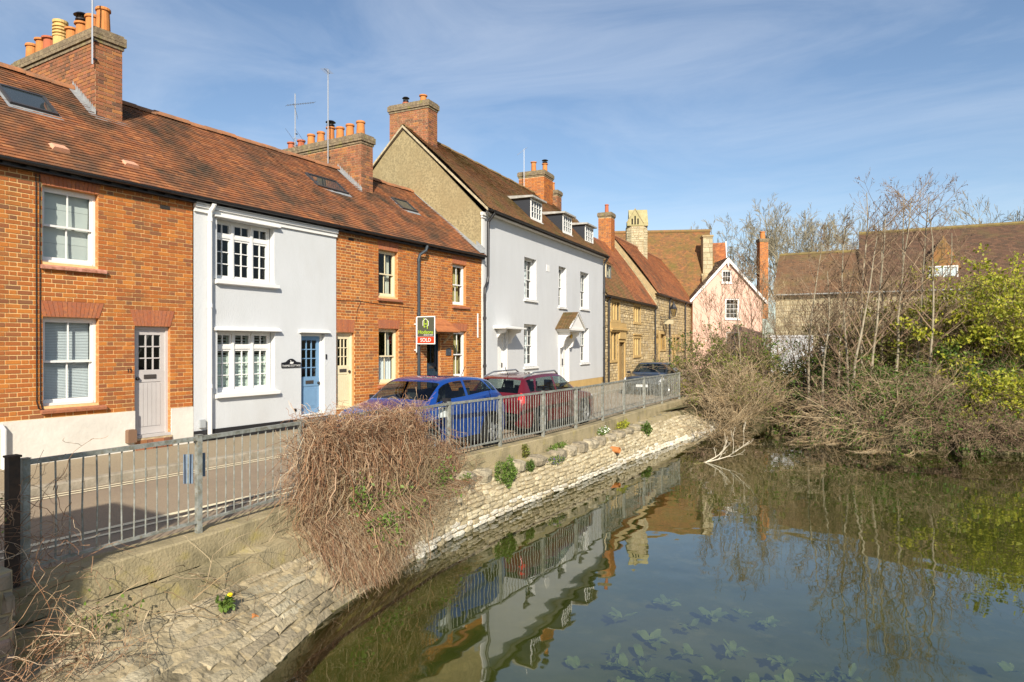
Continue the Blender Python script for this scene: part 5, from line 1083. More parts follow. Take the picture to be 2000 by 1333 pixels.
# ------------------------------------------------------------------ banks, bridge and right-hand wall
def bank(name, pts, out, m, zt=-.12, zb=-1.6, seed=1):
    g = np.random.default_rng(seed); P = np.array(pts, float); seg = np.linalg.norm(np.diff(P, axis=0), axis=1); s = np.concatenate([[0], np.cumsum(seg)]); S = np.arange(0, s[-1], .35); X = np.interp(S, s, P[:, 0]); Y = np.interp(S, s, P[:, 1]); tx, ty = np.gradient(X), np.gradient(Y); L = np.hypot(tx, ty); nx, ny = ty / L * out, -tx / L * out; V = []; K = 6
    for i in range(len(S)):
        for k in range(K): t = k / (K - 1); w = 1.0 * t ** 1.2 + (g.normal() * .08 if k else -.3); V.append((X[i] + nx[i] * w, Y[i] + ny[i] * w, zt + .03 + (zb - zt) * t ** 1.4 + g.normal() * .06 * (k > 0)))
    me = bpy.data.meshes.new(name); me.from_pydata(V, [], [(i * K + j, i * K + j + 1, (i + 1) * K + j + 1, (i + 1) * K + j) for i in range(len(S) - 1) for j in range(K - 1)]); me.materials.append(m); me.shade_smooth(); return link(name, me, None, kind='structure')
bank('bank', [(4.55, 25.5), (4.9, 27), (5.8, 30), (6.2, 33.3)], 1, M_soil, seed=1); bank('bank', [(9.0, 33.9), (9.5, 30), (9.6, 27.9), (10.5, 26.6), (12.4, 25.7), (15.2, 26.8), (20, 28.8), (40, 36.5)], 1, M_soil, seed=2)
br_ = thing('stone_bridge', 'low stone bridge with a dark arch over the stream', 'bridge', (6.0, 33.15, 0), math.atan2(.6, 2.8)); mb = MB(); Wb = 3.4; ax, aw = 1.6, .95
arc = [(ax + aw * math.cos(math.pi * (1 - i / 12)), -1.05 + .95 * math.sin(math.pi * (1 - (1 - i / 12)))) for i in range(13)]
mb.prism([(-.3, -1.8), (-.3, .55), (Wb, .55), (Wb, -1.8), (ax + aw, -1.8)] + arc[::-1] + [(ax - aw, -1.8)], lambda p, q, t: (p, t, q), 0, .4); bw = mb.build('parapet', M_stonemortar, br_)
rubble(bw, -.3, Wb, -.05, .5, [], gw, M_greystone, ch=.18); mb = MB()
for i in range(12):
    (x0, z0), (x1, z1) = arc[i], arc[i + 1]; f = lambda x, z, k: (ax + (x - ax) * k, -1.05 + (z + 1.05) * k); a_, b_, c_, d_ = (x0, z0), (x1, z1), f(x1, z1, 1.25), f(x0, z0, 1.25); v = MB(); v.prism([a_, b_, c_, d_], lambda p, q, t: (p, t, q), -.04, -.002); v.build('voussoir', M_honey, br_)
rwall = thing('mossy_bank_wall', 'mossy stone retaining wall under the yellow green shrub', 'wall', (12.9, 24.5, 0), rad(27.2)); mb = MB(); mb.box(.9, 14, 0, .4, -1.8, -.66); ww = mb.build('wall', M_soil, rwall); rubble(ww, .9, 14, -1.2, -.64, [], gw, mat('mossy_shaded_stone', (0, 0, 0), .95, rand=[(.15, .125, .07), (.11, .10, .05), (.20, .165, .095)], col2=(.06, .065, .02), scale=3, bump=.02, bscale=20), ch=.24, mn=.25, mx=.6)  # stone tones darkened to stand for shade; the green patches are moss

# ------------------------------------------------------------------ railings
def railing(label, pts, hgt, spacing, seed, z0=.11):
    g = np.random.default_rng(seed); t = thing('railing', label, 'railing', (pts[0][0], pts[0][1], z0)); o = Vector((pts[0][0], pts[0][1], 0)); L = lambda p, z: Vector((p[0], p[1], z)) - o
    for i, p in enumerate(pts):
        mb = MB(); q = L(p, 0); mb.box(q.x - .03, q.x + .03, q.y - .03, q.y + .03, -.05, hgt + .005); mb.box(q.x - .036, q.x + .036, q.y - .036, q.y + .036, hgt + .006, hgt + .012); mb.build('post', M_galv, t)
    for a, b in zip(pts, pts[1:]):
        A, B = L(a, 0), L(b, 0); d = (B - A).normalized(); a1, b1 = A + d * .032, B - d * .032; up = Vector((0, 0, 1))
        mb = MB(); mb.bar(a1 + up * (hgt - .03), b1 + up * (hgt - .03), .05, .045); mb.build('top_rail', M_galv, t); mb = MB(); mb.bar(a1 + up * .13, b1 + up * .13, .045, .03); mb.build('bottom_rail', M_galv, t)
        n = int((B - A).length / spacing)
        for k in range(1, n):
            c = A + (B - A) * (k / n); mb = MB(); j = g.normal() * .006; mb.tube([c + up * .145, c + up * (hgt * .5) + Vector((j, j, 0)), c + up * (hgt - .053)], .0085, 6, cap=False); mb.build('baluster', M_galv, t)
    return t
R1 = railing('weathered grey railing with wide bars in front of number 13', RAIL[:4], 1.13, .125, 1); R2 = railing('galvanised pedestrian railing beside the parked cars', RAIL[3:], 1.08, .115, 2)
M_plate = mat('plate_back', (.16, .22, .29), .5, col2=(.12, .15, .2), scale=8)
for i, (x, y, z, lab) in enumerate(((5.25, 4.80, .86, 'blue grey sign plate strapped behind the railing post'), (5.24, 4.99, .88, 'narrow grey sign plate just past the railing post'), (5.36, 2.72, .62, 'large blue grey sign plate at the railing end beside the stone pier'))):
    t = thing('sign_plate', lab, 'sign', (x, y, z), rad(35 + 20 * i)); mb = MB(); w, h = ((.055, .17), (.03, .14), (.13, .28))[i]
    mb.prism([(-w, -h), (w, -h), (w, h), (-w, h)], lambda p, q, tt: (p, tt, q), -.006, .006); pb = mb.build('plate', M_plate, t); b = MB(); b.bar((-w * .9, .012, h * .4), (w * .9, .012, h * .4), .012); b.build('strap', M_galv, pb)
# rough stone pier at the near end of the rails
pr = thing('stone_pier', 'crumbling pinkish stone pier at the near end of the railings', 'pier', (5.72, 2.45, 0)); mb = MB(); mb.box(-.5, .3, -1.5, .25, -1.5, .42); pc = mb.build('core', M_rubm, pr)
ip = thing('iron_post', 'dark rusty iron post at the near end of the railings', 'post', (5.47, 2.93, -.7)); mb = MB(); mb.box(-.045, .045, -.045, .045, 0, 1.98); mb.build('shaft', mat('rusty_iron', (.035, .028, .022), .8, col2=(.07, .045, .03), scale=12), ip); mb = MB(); mb.box(-.055, .055, -.055, .055, 1.981, 2.0); mb.build('cap', MATS['rusty_iron'], ip)
M_pier = mat('pier_stone', (0, 0, 0), .95, rand=[(.40, .26, .20), (.34, .27, .19), (.44, .33, .25), (.28, .22, .16)], col2=(.2, .17, .12), scale=5, bump=.02, bscale=20)
rubble(pc, 0, 1.75, -1.4, .42, [], gw, M_pier, ch=.17, mn=.15, mx=.32, O=(.3, -1.5, 0), Ux=(0, 1, 0), Nn=(1, 0, 0)); rubble(pc, -.5, .3, -1.4, .42, [], gw, M_pier, ch=.17, mn=.15, mx=.32, O=(0, .25, 0), Ux=(1, 0, 0), Nn=(0, 1, 0))

t = thing('notice_plate', 'small white notice plate tied to the railing post beside the blue car', 'sign', (4.66, 10.55, 1.0), rad(80)); mb = MB(); mb.box(-.15, .15, -.006, .006, -.10, .10); mb.build('plate', mat('notice_white', (.62, .66, .66), .5, col2=(.4, .46, .46), scale=20, lo=.5, hi=.6), t); mb = MB(); mb.bar((0, -.01, .07), (.0, -.06, .07), .02); mb.build('strap', M_dark, t)

# ------------------------------------------------------------------ cars
def hermite(C, n, axis):
    C = np.moveaxis(C, axis, 0); k = len(C); T = np.zeros_like(C); T[1:-1] = (C[2:] - C[:-2]) * .42; T[0] = (C[1] - C[0]) * .6; T[-1] = (C[-1] - C[-2]) * .6
    s = np.linspace(0, k - 1, n); i = np.minimum(s.astype(int), k - 2); f = (s - i).reshape(-1, *[1] * (C.ndim - 1))
    h = (2 * f ** 3 - 3 * f ** 2 + 1) * C[i] + (f ** 3 - 2 * f ** 2 + f) * T[i] + (-2 * f ** 3 + 3 * f ** 2) * C[i + 1] + (f ** 3 - f ** 2) * T[i + 1]
    return np.moveaxis(h, 0, axis), s
def car(label, loc, rotz, Wd, st, paintcol, wheels, wr=.33, rails=False, plates=('front', 'rear'), metallic=.3, extras=None):
    """st: stations (x, sill z, waist z, belt z, top z, belt half width, roof half width) from nose to tail; nose at x = 0, length runs to -x"""
    t = thing('parked_car', label, 'car', loc, rotz, 'cars parked along the street'); w = Wd / 2; C = []
    for (x, zs, zw, zb, zt, wb, wr_) in st:
        C.append([(x, w * .80 * min(wb / .9, 1), zs - .06), (x, w * .97 * min(wb / .93, 1), zs), (x, w * min(wb / .95 + .0, 1), zw - .16), (x, w * min(wb / .95, 1), zw), (x, w * wb, zb), (x, w * wr_, zt - .055 * (1 if zt - zb > .2 else .4)), (x, w * wr_ * .62, zt - .008), (x, 0, zt)])
    C = np.array(C, float); ns, nj = 24 * (len(C) - 1) + 1, 16 * 7 + 1; G, si = hermite(C, ns, 0); G, sj = hermite(G, nj, 1); G[:, -1, 1] = 0
    mir = G[:, ::-1].copy()[:, 1:]; mir[..., 1] *= -1; A = np.concatenate([G, mir], 1); SJ = np.concatenate([sj, sj[::-1][1:]]); SIDE = np.concatenate([np.ones(nj), -np.ones(nj - 1)]); J = A.shape[1]
    parts = {}
    for i in range(ns - 1):
        a = (si[i] + si[i + 1]) / 2
        for j in range(J - 1):
            b = (SJ[j] + SJ[j + 1]) / 2; k = 'body'; sd = 'l' if j < nj - 1 else 'r'
            if 4.14 < b < 4.90:
                lo = 3.30 + (b - 4.1) * .55
                if lo < a < 4.98: k = 'side_window_front' + sd
                elif 5.12 < a < 6.0 + .55 * (4.95 - b): k = 'side_window_rear' + sd
                elif 6.2 + .4 * (4.95 - b) < a < 6.75 + .2 * (4.95 - b): k = 'quarter_window' + sd
            if b > 5.12 and 3.14 < a < 3.93: k = 'windscreen'
            if b > 5.12 and 7.10 < a < 7.86: k = 'rear_window'
            parts.setdefault(k, []).append((i * J + j, i * J + j + 1, (i + 1) * J + j + 1, (i + 1) * J + j))
    V = A.reshape(-1, 3); pm = mat('paint_' + label[:12].replace(' ', '_'), paintcol, .28, metal=metallic, spec=.5, coat=1.0)
    body = None
    for k in sorted(parts, key=lambda q: q != 'body'):
        f = np.array(parts[k]); u, inv = np.unique(f, return_inverse=True); nm = 'body' if k == 'body' else k.rstrip('lr') if k[-1] in 'lr' and k != 'rear_window' and k != 'windscreen' else k
        nm = {'side_window_front': 'side_window', 'side_window_rea': 'side_window', 'side_window_rear': 'side_window', 'side_window_fron': 'side_window'}.get(nm, nm)
        me = np_mesh(nm, V[u], inv.reshape(f.shape), pm if k == 'body' else M_carglass, True); o = link(nm, me, t)
        if k == 'body': body = o
    zm = np.array([s[3] for s in st]).max()
    mb = MB(); x0, x1 = st[3][0] - .35, st[7][0] + .3
    for sx in (x0 - .55, x0 - 1.45):
        for sy in (-.36, .36): mb.obox((sx, sy, .78), (.09, 0, .02), (0, .23, 0), (-.05, 0, .30)); mb.obox((sx - .05, sy, 1.2), (.04, 0, 0), (0, .12, 0), (0, 0, .09)); mb.obox((sx + .22, sy, .55), (.25, 0, 0), (0, .23, 0), (0, 0, .07))
    mb.obox((x0 - .1, 0, .92), (.16, 0, 0), (0, w * .85, 0), (0, 0, .06)); mb.box(x1, x0, -w * .88, w * .88, .30, .36); mb.build('interior', mat('car_interior', (.07, .07, .072), .8), t)
    # waistline trims, sills, wheels
    for k, (wx) in enumerate(wheels):
        for sd in (1, -1):
            wo = MB(); y = sd * (w - .055); wo.lathe([(wr * .60, -.10), (wr * .93, -.105), (wr, -.075), (wr, .075), (wr * .93, .105), (wr * .60, .10)], (0, 0, 0), 28); tyre = wo.build('tyre', mat('tyre_rubber', (.018, .018, .018), .85), None, smooth=False)
            wh = link('wheel', bpy.data.meshes.new('wheel_hub'), t); hub = MB(); hub.lathe([(.001, .07), (.06, .07), (.075, .05), (wr * .55, .03), (wr * .61, .10), (wr * .64, .10), (wr * .62, -.02), (.001, -.02)], (0, 0, 0), 28)
            for q in range(5): a = q * 2 * math.pi / 5; hub.obox((math.cos(a) * wr * .34, math.sin(a) * wr * .34, .075), (math.cos(a) * wr * .25, math.sin(a) * wr * .25, 0), (-math.sin(a) * .032, math.cos(a) * .032, 0), (0, 0, .012))
            wh.data.from_pydata(hub.v, [], hub.f); wh.data.materials.append(mat('alloy', (.45, .46, .47), .35, metal=.7)); tyre.parent = wh; wh.location = (wx, y, wr); wh.rotation_euler = (rad(-90 * sd), 0, 0)
            ar = MB(); ar.lathe([(wr * 1.20, -.02), (wr * 1.20, .012), (wr * 1.06, .012), (wr * 1.05, .004), (.01, .003)], (0, 0, 0), 28); ao = ar.build('wheel_arch', mat('arch_black', (.02, .02, .021), .75), t); ao.location = (wx, sd * (w + .004), wr + .01); ao.rotation_euler = (rad(-90 * sd), 0, 0)
    def patch(name, a0, a1, b0, b1, m, sides=(1, -1), off=.008, n=5, parent=t):
        for sd in sides:
            P = []
            for a in np.linspace(a0, a1, n):
                i = min(int(round(a / (len(C) - 1) * (ns - 1))), ns - 1)
                for b in np.linspace(b0, b1, n):
                    j = min(int(round(b / 7 * (nj - 1))), nj - 1); i2, j2 = min(i + 1, ns - 1), min(j + 1, nj - 1); p = G[i, j]; nn = np.cross(G[min(i + 1, ns - 1), j] - G[max(i - 1, 0), j], G[i, j2] - G[i, max(j - 1, 0)]); nn /= np.linalg.norm(nn) + 1e-9
                    if nn @ (p - np.array([-2.0, 0, .6])) < 0: nn = -nn
                    q = p + nn * off; P.append((q[0], q[1] * sd, q[2]))
            me = bpy.data.meshes.new(name); me.from_pydata(P, [], [(r * n + c, r * n + c + 1, (r + 1) * n + c + 1, (r + 1) * n + c) for r in range(n - 1) for c in range(n - 1)]); me.materials.append(m); me.shade_smooth(); link(name, me, parent)
    M_lens = mat('headlight_lens', (.62, .65, .68), .12, spec=.8); M_tail = mat('tail_light', (.55, .02, .015), .18, spec=.7, coat=.6)
    patch('headlight', .75, 2.0, 3.5, 4.5, M_lens); patch('tail_light', 7.75, 8.6, 3.1, 4.7, M_tail)
    patch('door_gap', 4.98, 5.02, 1.4, 4.1, M_dark, n=6, off=.004); patch('door_gap', 3.52, 3.56, 1.4, 4.0, M_dark, n=6, off=.004); patch('door_gap', 6.20, 6.24, 2.4, 4.1, M_dark, n=6, off=.004)
    patch('sill_trim', 2.6, 6.9, .6, 1.25, MATS['arch_black'], n=8, off=.006); patch('door_handle', 4.72, 4.92, 3.65, 3.78, pm, off=.03, n=3); patch('door_handle', 5.85, 6.05, 3.65, 3.78, pm, off=.03, n=3)
    for sd in (1, -1):
        mb = MB(); x = st[3][0] - .38; mb.obox((x, sd * (w + .08), st[3][3] + .08), (.05, 0, 0), (0, .07, 0), (0, 0, .05)); mb.bar((x, sd * (w - .1), st[3][3]), (x, sd * (w + .03), st[3][3] + .05), .03); mb.build('door_mirror', M_dark, t)
    mf_ = MB(); xf = st[0][0] + .02; mf_.box(xf - .06, xf + .012, -w * .55, w * .55, .34, .50); mf_.build('grille', M_dark, t)
    if 'front' in plates: mb = MB(); mb.box(xf + .013, xf + .022, -.26, .26, .42, .53); mb.build('number_plate', mat('plate_white', (.72, .73, .72), .4), t)
    if 'rear' in plates: mb = MB(); xb = st[-2][0] - .02; mb.box(xb - .03, xb + .0, -.26, .26, .72, .83); pl = mb.build('number_plate', mat('plate_yellow', (.80, .55, .03), .4), t); text('K', .10, pl, (xb - .032, -.18, .775), (rad(90), 0, rad(-90)), M_dark, 'plate_lettering')
    if rails:
        for sd in (1, -1): mb = MB(); zt = st[5][4]; mb.tube([(st[4][0] - .1, sd * w * .68, zt - .05), (st[4][0] - .3, sd * w * .69, zt + .05), (st[6][0], sd * w * .69, zt + .03), (st[7][0] + .1, sd * w * .67, zt - .08)], .022, 8); mb.build('roof_rail', mat('roof_rail_metal', (.30, .31, .32), .4, metal=.6), t)
    mb = MB(); xa = st[6][0] - .25; mb.bar((xa, 0, st[6][4] - .02), (xa - .16, 0, st[6][4] + .2), .012); mb.build('aerial', M_dark, t)
    if extras: extras(t, st, w)
    return t
# station: x, sill, waist, belt, top, belt half width ratio, roof half width ratio
suv = [(0.0, .40, .55, .60, .66, .72, .55), (-.10, .24, .68, .80, .88, .88, .70), (-.32, .22, .78, .93, 1.0, .93, .78), (-1.0, .22, .86, 1.05, 1.12, .95, .84), (-1.62, .22, .88, 1.10, 1.50, .96, .78), (-2.30, .22, .90, 1.13, 1.575, .97, .77), (-3.15, .22, .94, 1.19, 1.54, .96, .74), (-3.66, .24, .96, 1.18, 1.45, .93, .70), (-3.98, .28, .90, 1.06, 1.12, .88, .72), (-4.10, .34, .76, .86, .90, .84, .66), (-4.12, .42, .55, .60, .64, .76, .6)]
car('bright blue crossover parked behind the dead creeper, facing the camera', (3.52, 9.55, .06), rad(-90), 1.78, [(a * .93, *b) for a, *b in suv], (.003, .054, .29), (-.80, -3.10), .345, plates=())
est = [(0.0, .40, .52, .56, .60, .74, .55), (-.10, .24, .62, .72, .78, .88, .70), (-.35, .20, .70, .84, .90, .93, .78), (-1.12, .20, .76, .94, 1.02, .95, .82), (-1.90, .20, .78, .98, 1.44, .96, .75), (-2.50, .20, .78, 1.00, 1.50, .97, .75), (-3.35, .20, .80, 1.03, 1.475, .96, .74), (-3.92, .22, .82, 1.04, 1.40, .94, .70), (-4.22, .26, .80, .98, 1.03, .90, .74), (-4.32, .32, .70, .80, .84, .86, .68), (-4.32, .40, .52, .56, .60, .78, .6)]
car('dark red hatchback estate with roof rails, seen from behind', (3.50, 18.45, .06), rad(90), 1.76, est, (.13, .004, .010), (-.86, -3.48), .325, rails=True, plates=('rear',))
sal = [(0.0, .38, .50, .54, .58, .74, .55), (-.10, .22, .60, .68, .74, .88, .70), (-.40, .20, .68, .80, .86, .93, .78), (-1.25, .20, .74, .90, .98, .95, .82), (-2.05, .20, .76, .94, 1.38, .96, .74), (-2.70, .20, .76, .96, 1.44, .97, .74), (-3.45, .20, .78, .98, 1.42, .96, .73), (-4.00, .22, .80, 1.0, 1.34, .94, .70), (-4.30, .26, .78, .96, 1.0, .90, .74), (-4.40, .32, .68, .78, .82, .86, .68), (-4.40, .40, .50, .54, .58, .78, .6)]
car('dark grey car with white front plate parked by the stone houses', (2.45, 27.6, .08), rad(-83), 1.80, sal, (.022, .028, .036), (-.88, -3.52), .325, plates=('front',))

# ------------------------------------------------------------------ vegetation
def tube_obj(name, levels, m, parent, sides=3, **kw):
    V, Fq = join_np([tubes(P, R_, sides) for P, R_ in levels]); return link(name, np_mesh(name, V, Fq, m), parent, **kw)
def leaf_obj(name, P, size, m, parent, g, up=.3, aspect=1.7, **kw):
    V, Fq = leaf_quads(P, size, g, up, aspect); return link(name, np_mesh(name, V, Fq, m), parent, **kw)

# --- the dead creeper hanging over the railing
gv = np.random.default_rng(71)
cr_ = thing('dead_creeper', 'big tangle of dead brown creeper hanging over railing and river wall', 'creeper', (5.0, 8.4, 0)); oc = np.array([5.0, 8.4, 0.0])
def wall_x(y, z):
    e = np.interp(y, ry, rx) + .2 + np.interp(y, [0, 7, 9.5, 28], [.16, .16, .26, .26]); t = np.clip((-z - .40) / .65, 0, 1); return np.where(z > -.2, np.interp(y, ry, rx) + .12, np.where(z > -.40, e, e + (xw(y) - e) * t ** .9 + .06))
def strands(n, ya, yb, zt, zb, K=10, out=.28, r=(.0022, .0048), lean=-.25, seed=0, curl=.05):
    g = np.random.default_rng(seed); y0_ = g.uniform(ya, yb, n); z0_ = zt + g.normal(size=n) * .10 - .9 * g.random(n) ** 2.2; f = (y0_ - ya) / (yb - ya); zend = np.interp(f, [0, .12, .3, .55, .8, 1], zb) + np.abs(g.normal(size=n)) * .34; zend = np.minimum(zend, z0_ - .12)
    s = np.linspace(0, 1, K); z = z0_[:, None] + (zend - z0_)[:, None] * s[None] ** 1.1; yl = y0_[:, None] + lean * (s ** 1.5)[None] * (.4 + g.random(n))[:, None] * (z0_ - zend)[:, None] * .6
    wob = np.cumsum(g.normal(size=(n, K)) * curl * (.6 + 1.6 * g.random((n, 1)) ** 2), 1); yl = yl + wob - wob[:, :1]; depth = g.random(n) ** 1.4 * out
    x = wall_x(yl, z) + depth[:, None] * np.sin(np.clip(s * 2.2 + .15, 0, 2.4))[None] + np.cumsum(g.normal(size=(n, K)) * curl * .4, 1) - .10 * (s < .08)[None]
    P = np.stack([x, yl, z], -1); R_ = g.uniform(r[0], r[1], n)[:, None] * np.linspace(1, .55, K)[None]; return P, R_
A_ = strands(2900, 6.6, 9.3, 1.12, [-.5, -1.05, -1.12, -.85, -.5, -.1], out=.21, seed=1, curl=.065, lean=-.08)
B_ = strands(700, 6.7, 8.3, .5, [-.9, -1.0, -1.02, -1.0, -.9, -.8], out=.2, seed=2, r=(.002, .004), curl=.07)
n = 2900; g = np.random.default_rng(3); y0_ = g.uniform(6.6, 9.5, n); ctr = np.stack([np.interp(y0_, ry, rx) + g.normal(size=n) * .15 + .10, y0_, 1.16 + g.normal(size=n) * .07 * (1 + np.sin(y0_ * 5)) - .9 * g.random(n) ** 2], 1); d = g.normal(size=(n, 3)); d[:, 2] *= .5; K = 7
Pc = [ctr]
for k in range(K - 1): d = d / np.linalg.norm(d, axis=1, keepdims=True) + g.normal(size=(n, 3)) * .45 + np.array([0, 0, -.08]); Pc.append(Pc[-1] + d / np.linalg.norm(d, axis=1, keepdims=True) * .055)
C_ = (np.stack(Pc, 1), np.full((n, K), .0027))
D_ = strands(110, 6.1, 6.8, 1.0, [.6, .2, .0, -.2, -.4, -.5], out=.12, seed=5, curl=.06)
F_ = strands(420, 9.2, 10.7, .55, [-.3, -.4, -.5, -.5, -.4, -.2], out=.22, seed=9, curl=.08, lean=.05)
G_ = strands(70, 6.8, 9.2, .9, [-.2, -.8, -1.0, -.9, -.7, -.3], out=.5, seed=10, curl=.09, r=(.006, .011), K=12)
E_ = strands(1000, 6.7, 9.6, .6, [-.2, -1.0, -1.08, -1.0, -.8, -.5], out=.36, seed=6, curl=.12, r=(.0022, .0042), K=12)
tube_obj('dead_stems', [(P - oc, R_) for P, R_ in (A_, B_, C_, D_, F_, G_)], M_twig, cr_); tube_obj('bleached_stems', [(E_[0] - oc, E_[1])], M_twig3, cr_)
def on_wall(y, z, off): return np.stack([wall_x(y, z) + off, y, z], 1)
lp_ = []
for (yc, zc, sy, sz, n) in ((7.6, -.25, .25, .18, 260), (9.6, .0, .16, .16, 170), (7.3, .1, .12, .16, 90), (8.3, -.1, .3, .15, 90)): yy = gv.normal(yc, sy, n); zz = gv.normal(zc, sz, n); lp_.append(on_wall(yy, zz, .34 + gv.random(n) * .12))
leaf_obj('fresh_leaves', np.concatenate(lp_) - oc, .06, M_leafg, cr_, gv)

# --- twigs round the stone pier
tw2 = thing('bramble', 'bare brown bramble stems tangled round the near stone pier', 'bramble', (5.7, 2.9, -.3)); ob = np.array([5.7, 2.9, -.3]); g = np.random.default_rng(8)
n = 300; b = np.stack([g.uniform(5.3, 6.3, n), g.uniform(2.0, 3.5, n), np.zeros(n)], 1); b[:, 2] = np.where(b[:, 0] < 5.75, g.uniform(-.1, 1.0, n), g.uniform(-.9, .0, n)); d = g.normal(size=(n, 3)); d[:, 1] += .35; lv = grow(g, b, d, g.uniform(.25, .8, n), .0042, [2], [.5], [.8], K=8, wob=.32, up=-.06)
big = grow(g, np.stack([g.uniform(5.6, 6.3, 26), g.uniform(3.0, 4.6, 26), g.uniform(-.55, .1, 26)], 1), np.stack([g.normal(size=26) * .5 + .5, g.normal(size=26) + .5, g.normal(size=26) * .5], 1), g.uniform(.5, 1.2, 26), .006, [3], [.4], [.7], K=10, wob=.22, up=-.12)
tube_obj('stems', [(P - ob, R_) for P, R_ in lv], M_twig, tw2); tube_obj('pale_stems', [(P - ob, R_) for P, R_ in big], M_twig3, tw2)
P = np.concatenate([g.normal((5.9, 3.55, -.28), (.10, .14, .10), (70, 3)), g.normal((5.5, 2.75, .75), (.08, .12, .12), (25, 3)), g.normal((6.4, 2.9, -.9), (.2, .3, .12), (120, 3))]); leaf_obj('leaves', P - ob, .05, M_leafg, tw2, g)
# --- little plants on the ledge
def mound(label, y, z, off, r, n, m, size, cat='plant', flowers=None, group=None):
    g = np.random.default_rng(int(y * 100)); c = np.array([float(wall_x(np.array([y]), np.array([z]))[0]) + off, y, z]); t = thing('wall_plant', label, cat, tuple(c), 0, group); d = g.normal(size=(n, 3)); d /= np.linalg.norm(d, axis=1, keepdims=True); q = d * np.array(r) * (.55 + .45 * g.random((n, 1)) ** .4) * (1 + .25 * np.sin(d[:, :1] * 5 + d[:, 1:2] * 4))
    leaf_obj('foliage', q, size, m, t, g)
    st = np.stack([np.zeros((14, 3)) + np.array([-.05, 0, -r[2] * .5]), d[:14] * np.array(r) * .8], 1); tube_obj('stems', [(st, np.full((14, 2), .004))], M_twig2, t)
    if flowers: leaf_obj('flowers', q[: n // 3] * 1.06, size * .9, flowers, t, g)
mound('large round green cushion plant spilling over the river wall coping', 11.75, -.30, .12, (.17, .33, .27), 2600, M_leafg, .035)
mound('small dark green cushion plant beside the coping block', 12.75, -.32, .08, (.09, .16, .11), 500, M_leafd, .035)
mound('mauve flowered trailing plant on the river wall', 14.0, -.36, .06, (.08, .42, .10), 600, M_leafg, .035, flowers=M_flower)
mound('leafy weed standing against the concrete upstand', 13.1, -.08, .10, (.08, .10, .16), 220, M_leafo, .05); mound('spreading green weed on the ledge beside the red car', 14.6, -.16, .12, (.10, .5, .09), 500, M_leafg, .045)
mound('white flowered plant on the ledge in mid wall', 17.6, -.12, .12, (.10, .35, .10), 420, M_leafg, .05, flowers=mat('white_petal', (.8, .8, .72), .7)); mound('yellowish weed on the ledge past the drain pipe', 19.3, -.12, .14, (.12, .5, .12), 420, M_leafy, .055)
mound('ivy clump trailing over the far river wall', 20.6, -.40, .10, (.14, .3, .24), 700, M_leafd, .06); mound('low green weed at the foot of the creeper', 10.4, -.2, .06, (.07, .16, .08), 160, M_leafg, .04)
mound('dandelion leaf rosette on the near wall face', 4.72, -.52, .05, (.04, .09, .06), 90, M_leafg, .07)
c = face(4.72, .16); o = thing('dandelion', 'single yellow dandelion flower on the near river wall', 'flower', (float(wall_x(np.array([4.72]), np.array([-.52]))[0]) + .13, 4.72, -.41)); mb = MB(); mb.lathe([(.001, .012), (.018, .014), (.028, .006), (.024, .0), (.001, -.004)], (0, 0, 0), 12); fo = mb.build('flower_head', M_yellow, o); fo.rotation_euler = (.3, .6, 0); mb = MB(); mb.tube([(-.09, .0, -.08), (-.03, 0, -.03), (0, 0, 0)], .003, 5); mb.build('stalk', M_leafg, o)

# --- trees
M_cone = mat('alder_cone', (.10, .055, .04), .9)
def bare_tree(label, loc, H, r0, counts, ratios, spread, m, seed, lean=(0, 0), K=7, up=.3, group=None, wob=.06, minr=.004, bark=None, start=.25, name='bare_tree', sides=3, rr=.6, cones=0):
    g = np.random.default_rng(seed); t = thing(name, label, 'tree', loc, 0, group); lv = grow(g, [(0, 0, 0)], [(lean[0], lean[1], 1)], H, r0, counts, ratios, spread, K=K, wob=wob, up=up, minr=minr, start=start, rr=rr)
    tube_obj('trunk', lv[:1], bark or M_bark, t, 7); tube_obj('crown', lv[1:], m, t, sides)
    if cones: P = lv[-1][0].reshape(-1, 3); leaf_obj('cones', P[g.integers(0, len(P), cones)], .05, M_cone, t, g, aspect=1.3, kind='stuff')
    return t, lv
ald = [(1584, 28, 470, .03), (1612, 26.5, 520, .04), (1640, 27.5, 500, .05), (1652, 26.2, 430, -.02), (1668, 25.2, 440, .06), (1683, 27, 352, -.01), (1700, 25.6, 400, .03), (1716, 28, 420, -.05), (1742, 26.4, 372, .02), (1760, 27.4, 350, .03), (1792, 26.6, 372, .07), (1822, 25.8, 395, .10), (1850, 27.8, 440, .12)]
AL = ['leftmost slender bare stem beyond the stream mouth', 'thin leaning bare stem left of the alder clump', 'short pale bare stem before the white garden wall', 'pale slim alder at the left of the clump', 'alder stem leaning towards the stream', 'tallest bare alder left of the clump centre', 'pale alder stem in the middle of the clump', 'thin alder stem behind the clump', 'tall straight alder right of the clump centre', 'very tall thin alder before the small dormer', 'bare alder below the tiled dormer', 'bare alder leaning right over the yellow shrub', 'rightmost thin bare alder above the yellow shrub']
for i, (u, Y, v, ln) in enumerate(ald):
    p = world_at(u - ln * 120, Y); H = (2.3 + (674 - v) * Y / 1320 + .15) * .96; bare_tree(AL[i], (p.x, p.y, -.15), H, .035 + .003 * H, [20, 6, 3], [.26, .40, .45], [.85, .75, .8], M_twig2, 100 + i, lean=(ln, ln * .5), K=8, up=.10, group='slender alders on the far bank', wob=.05, minr=.004, start=.2, cones=220)
g = np.random.default_rng(9)
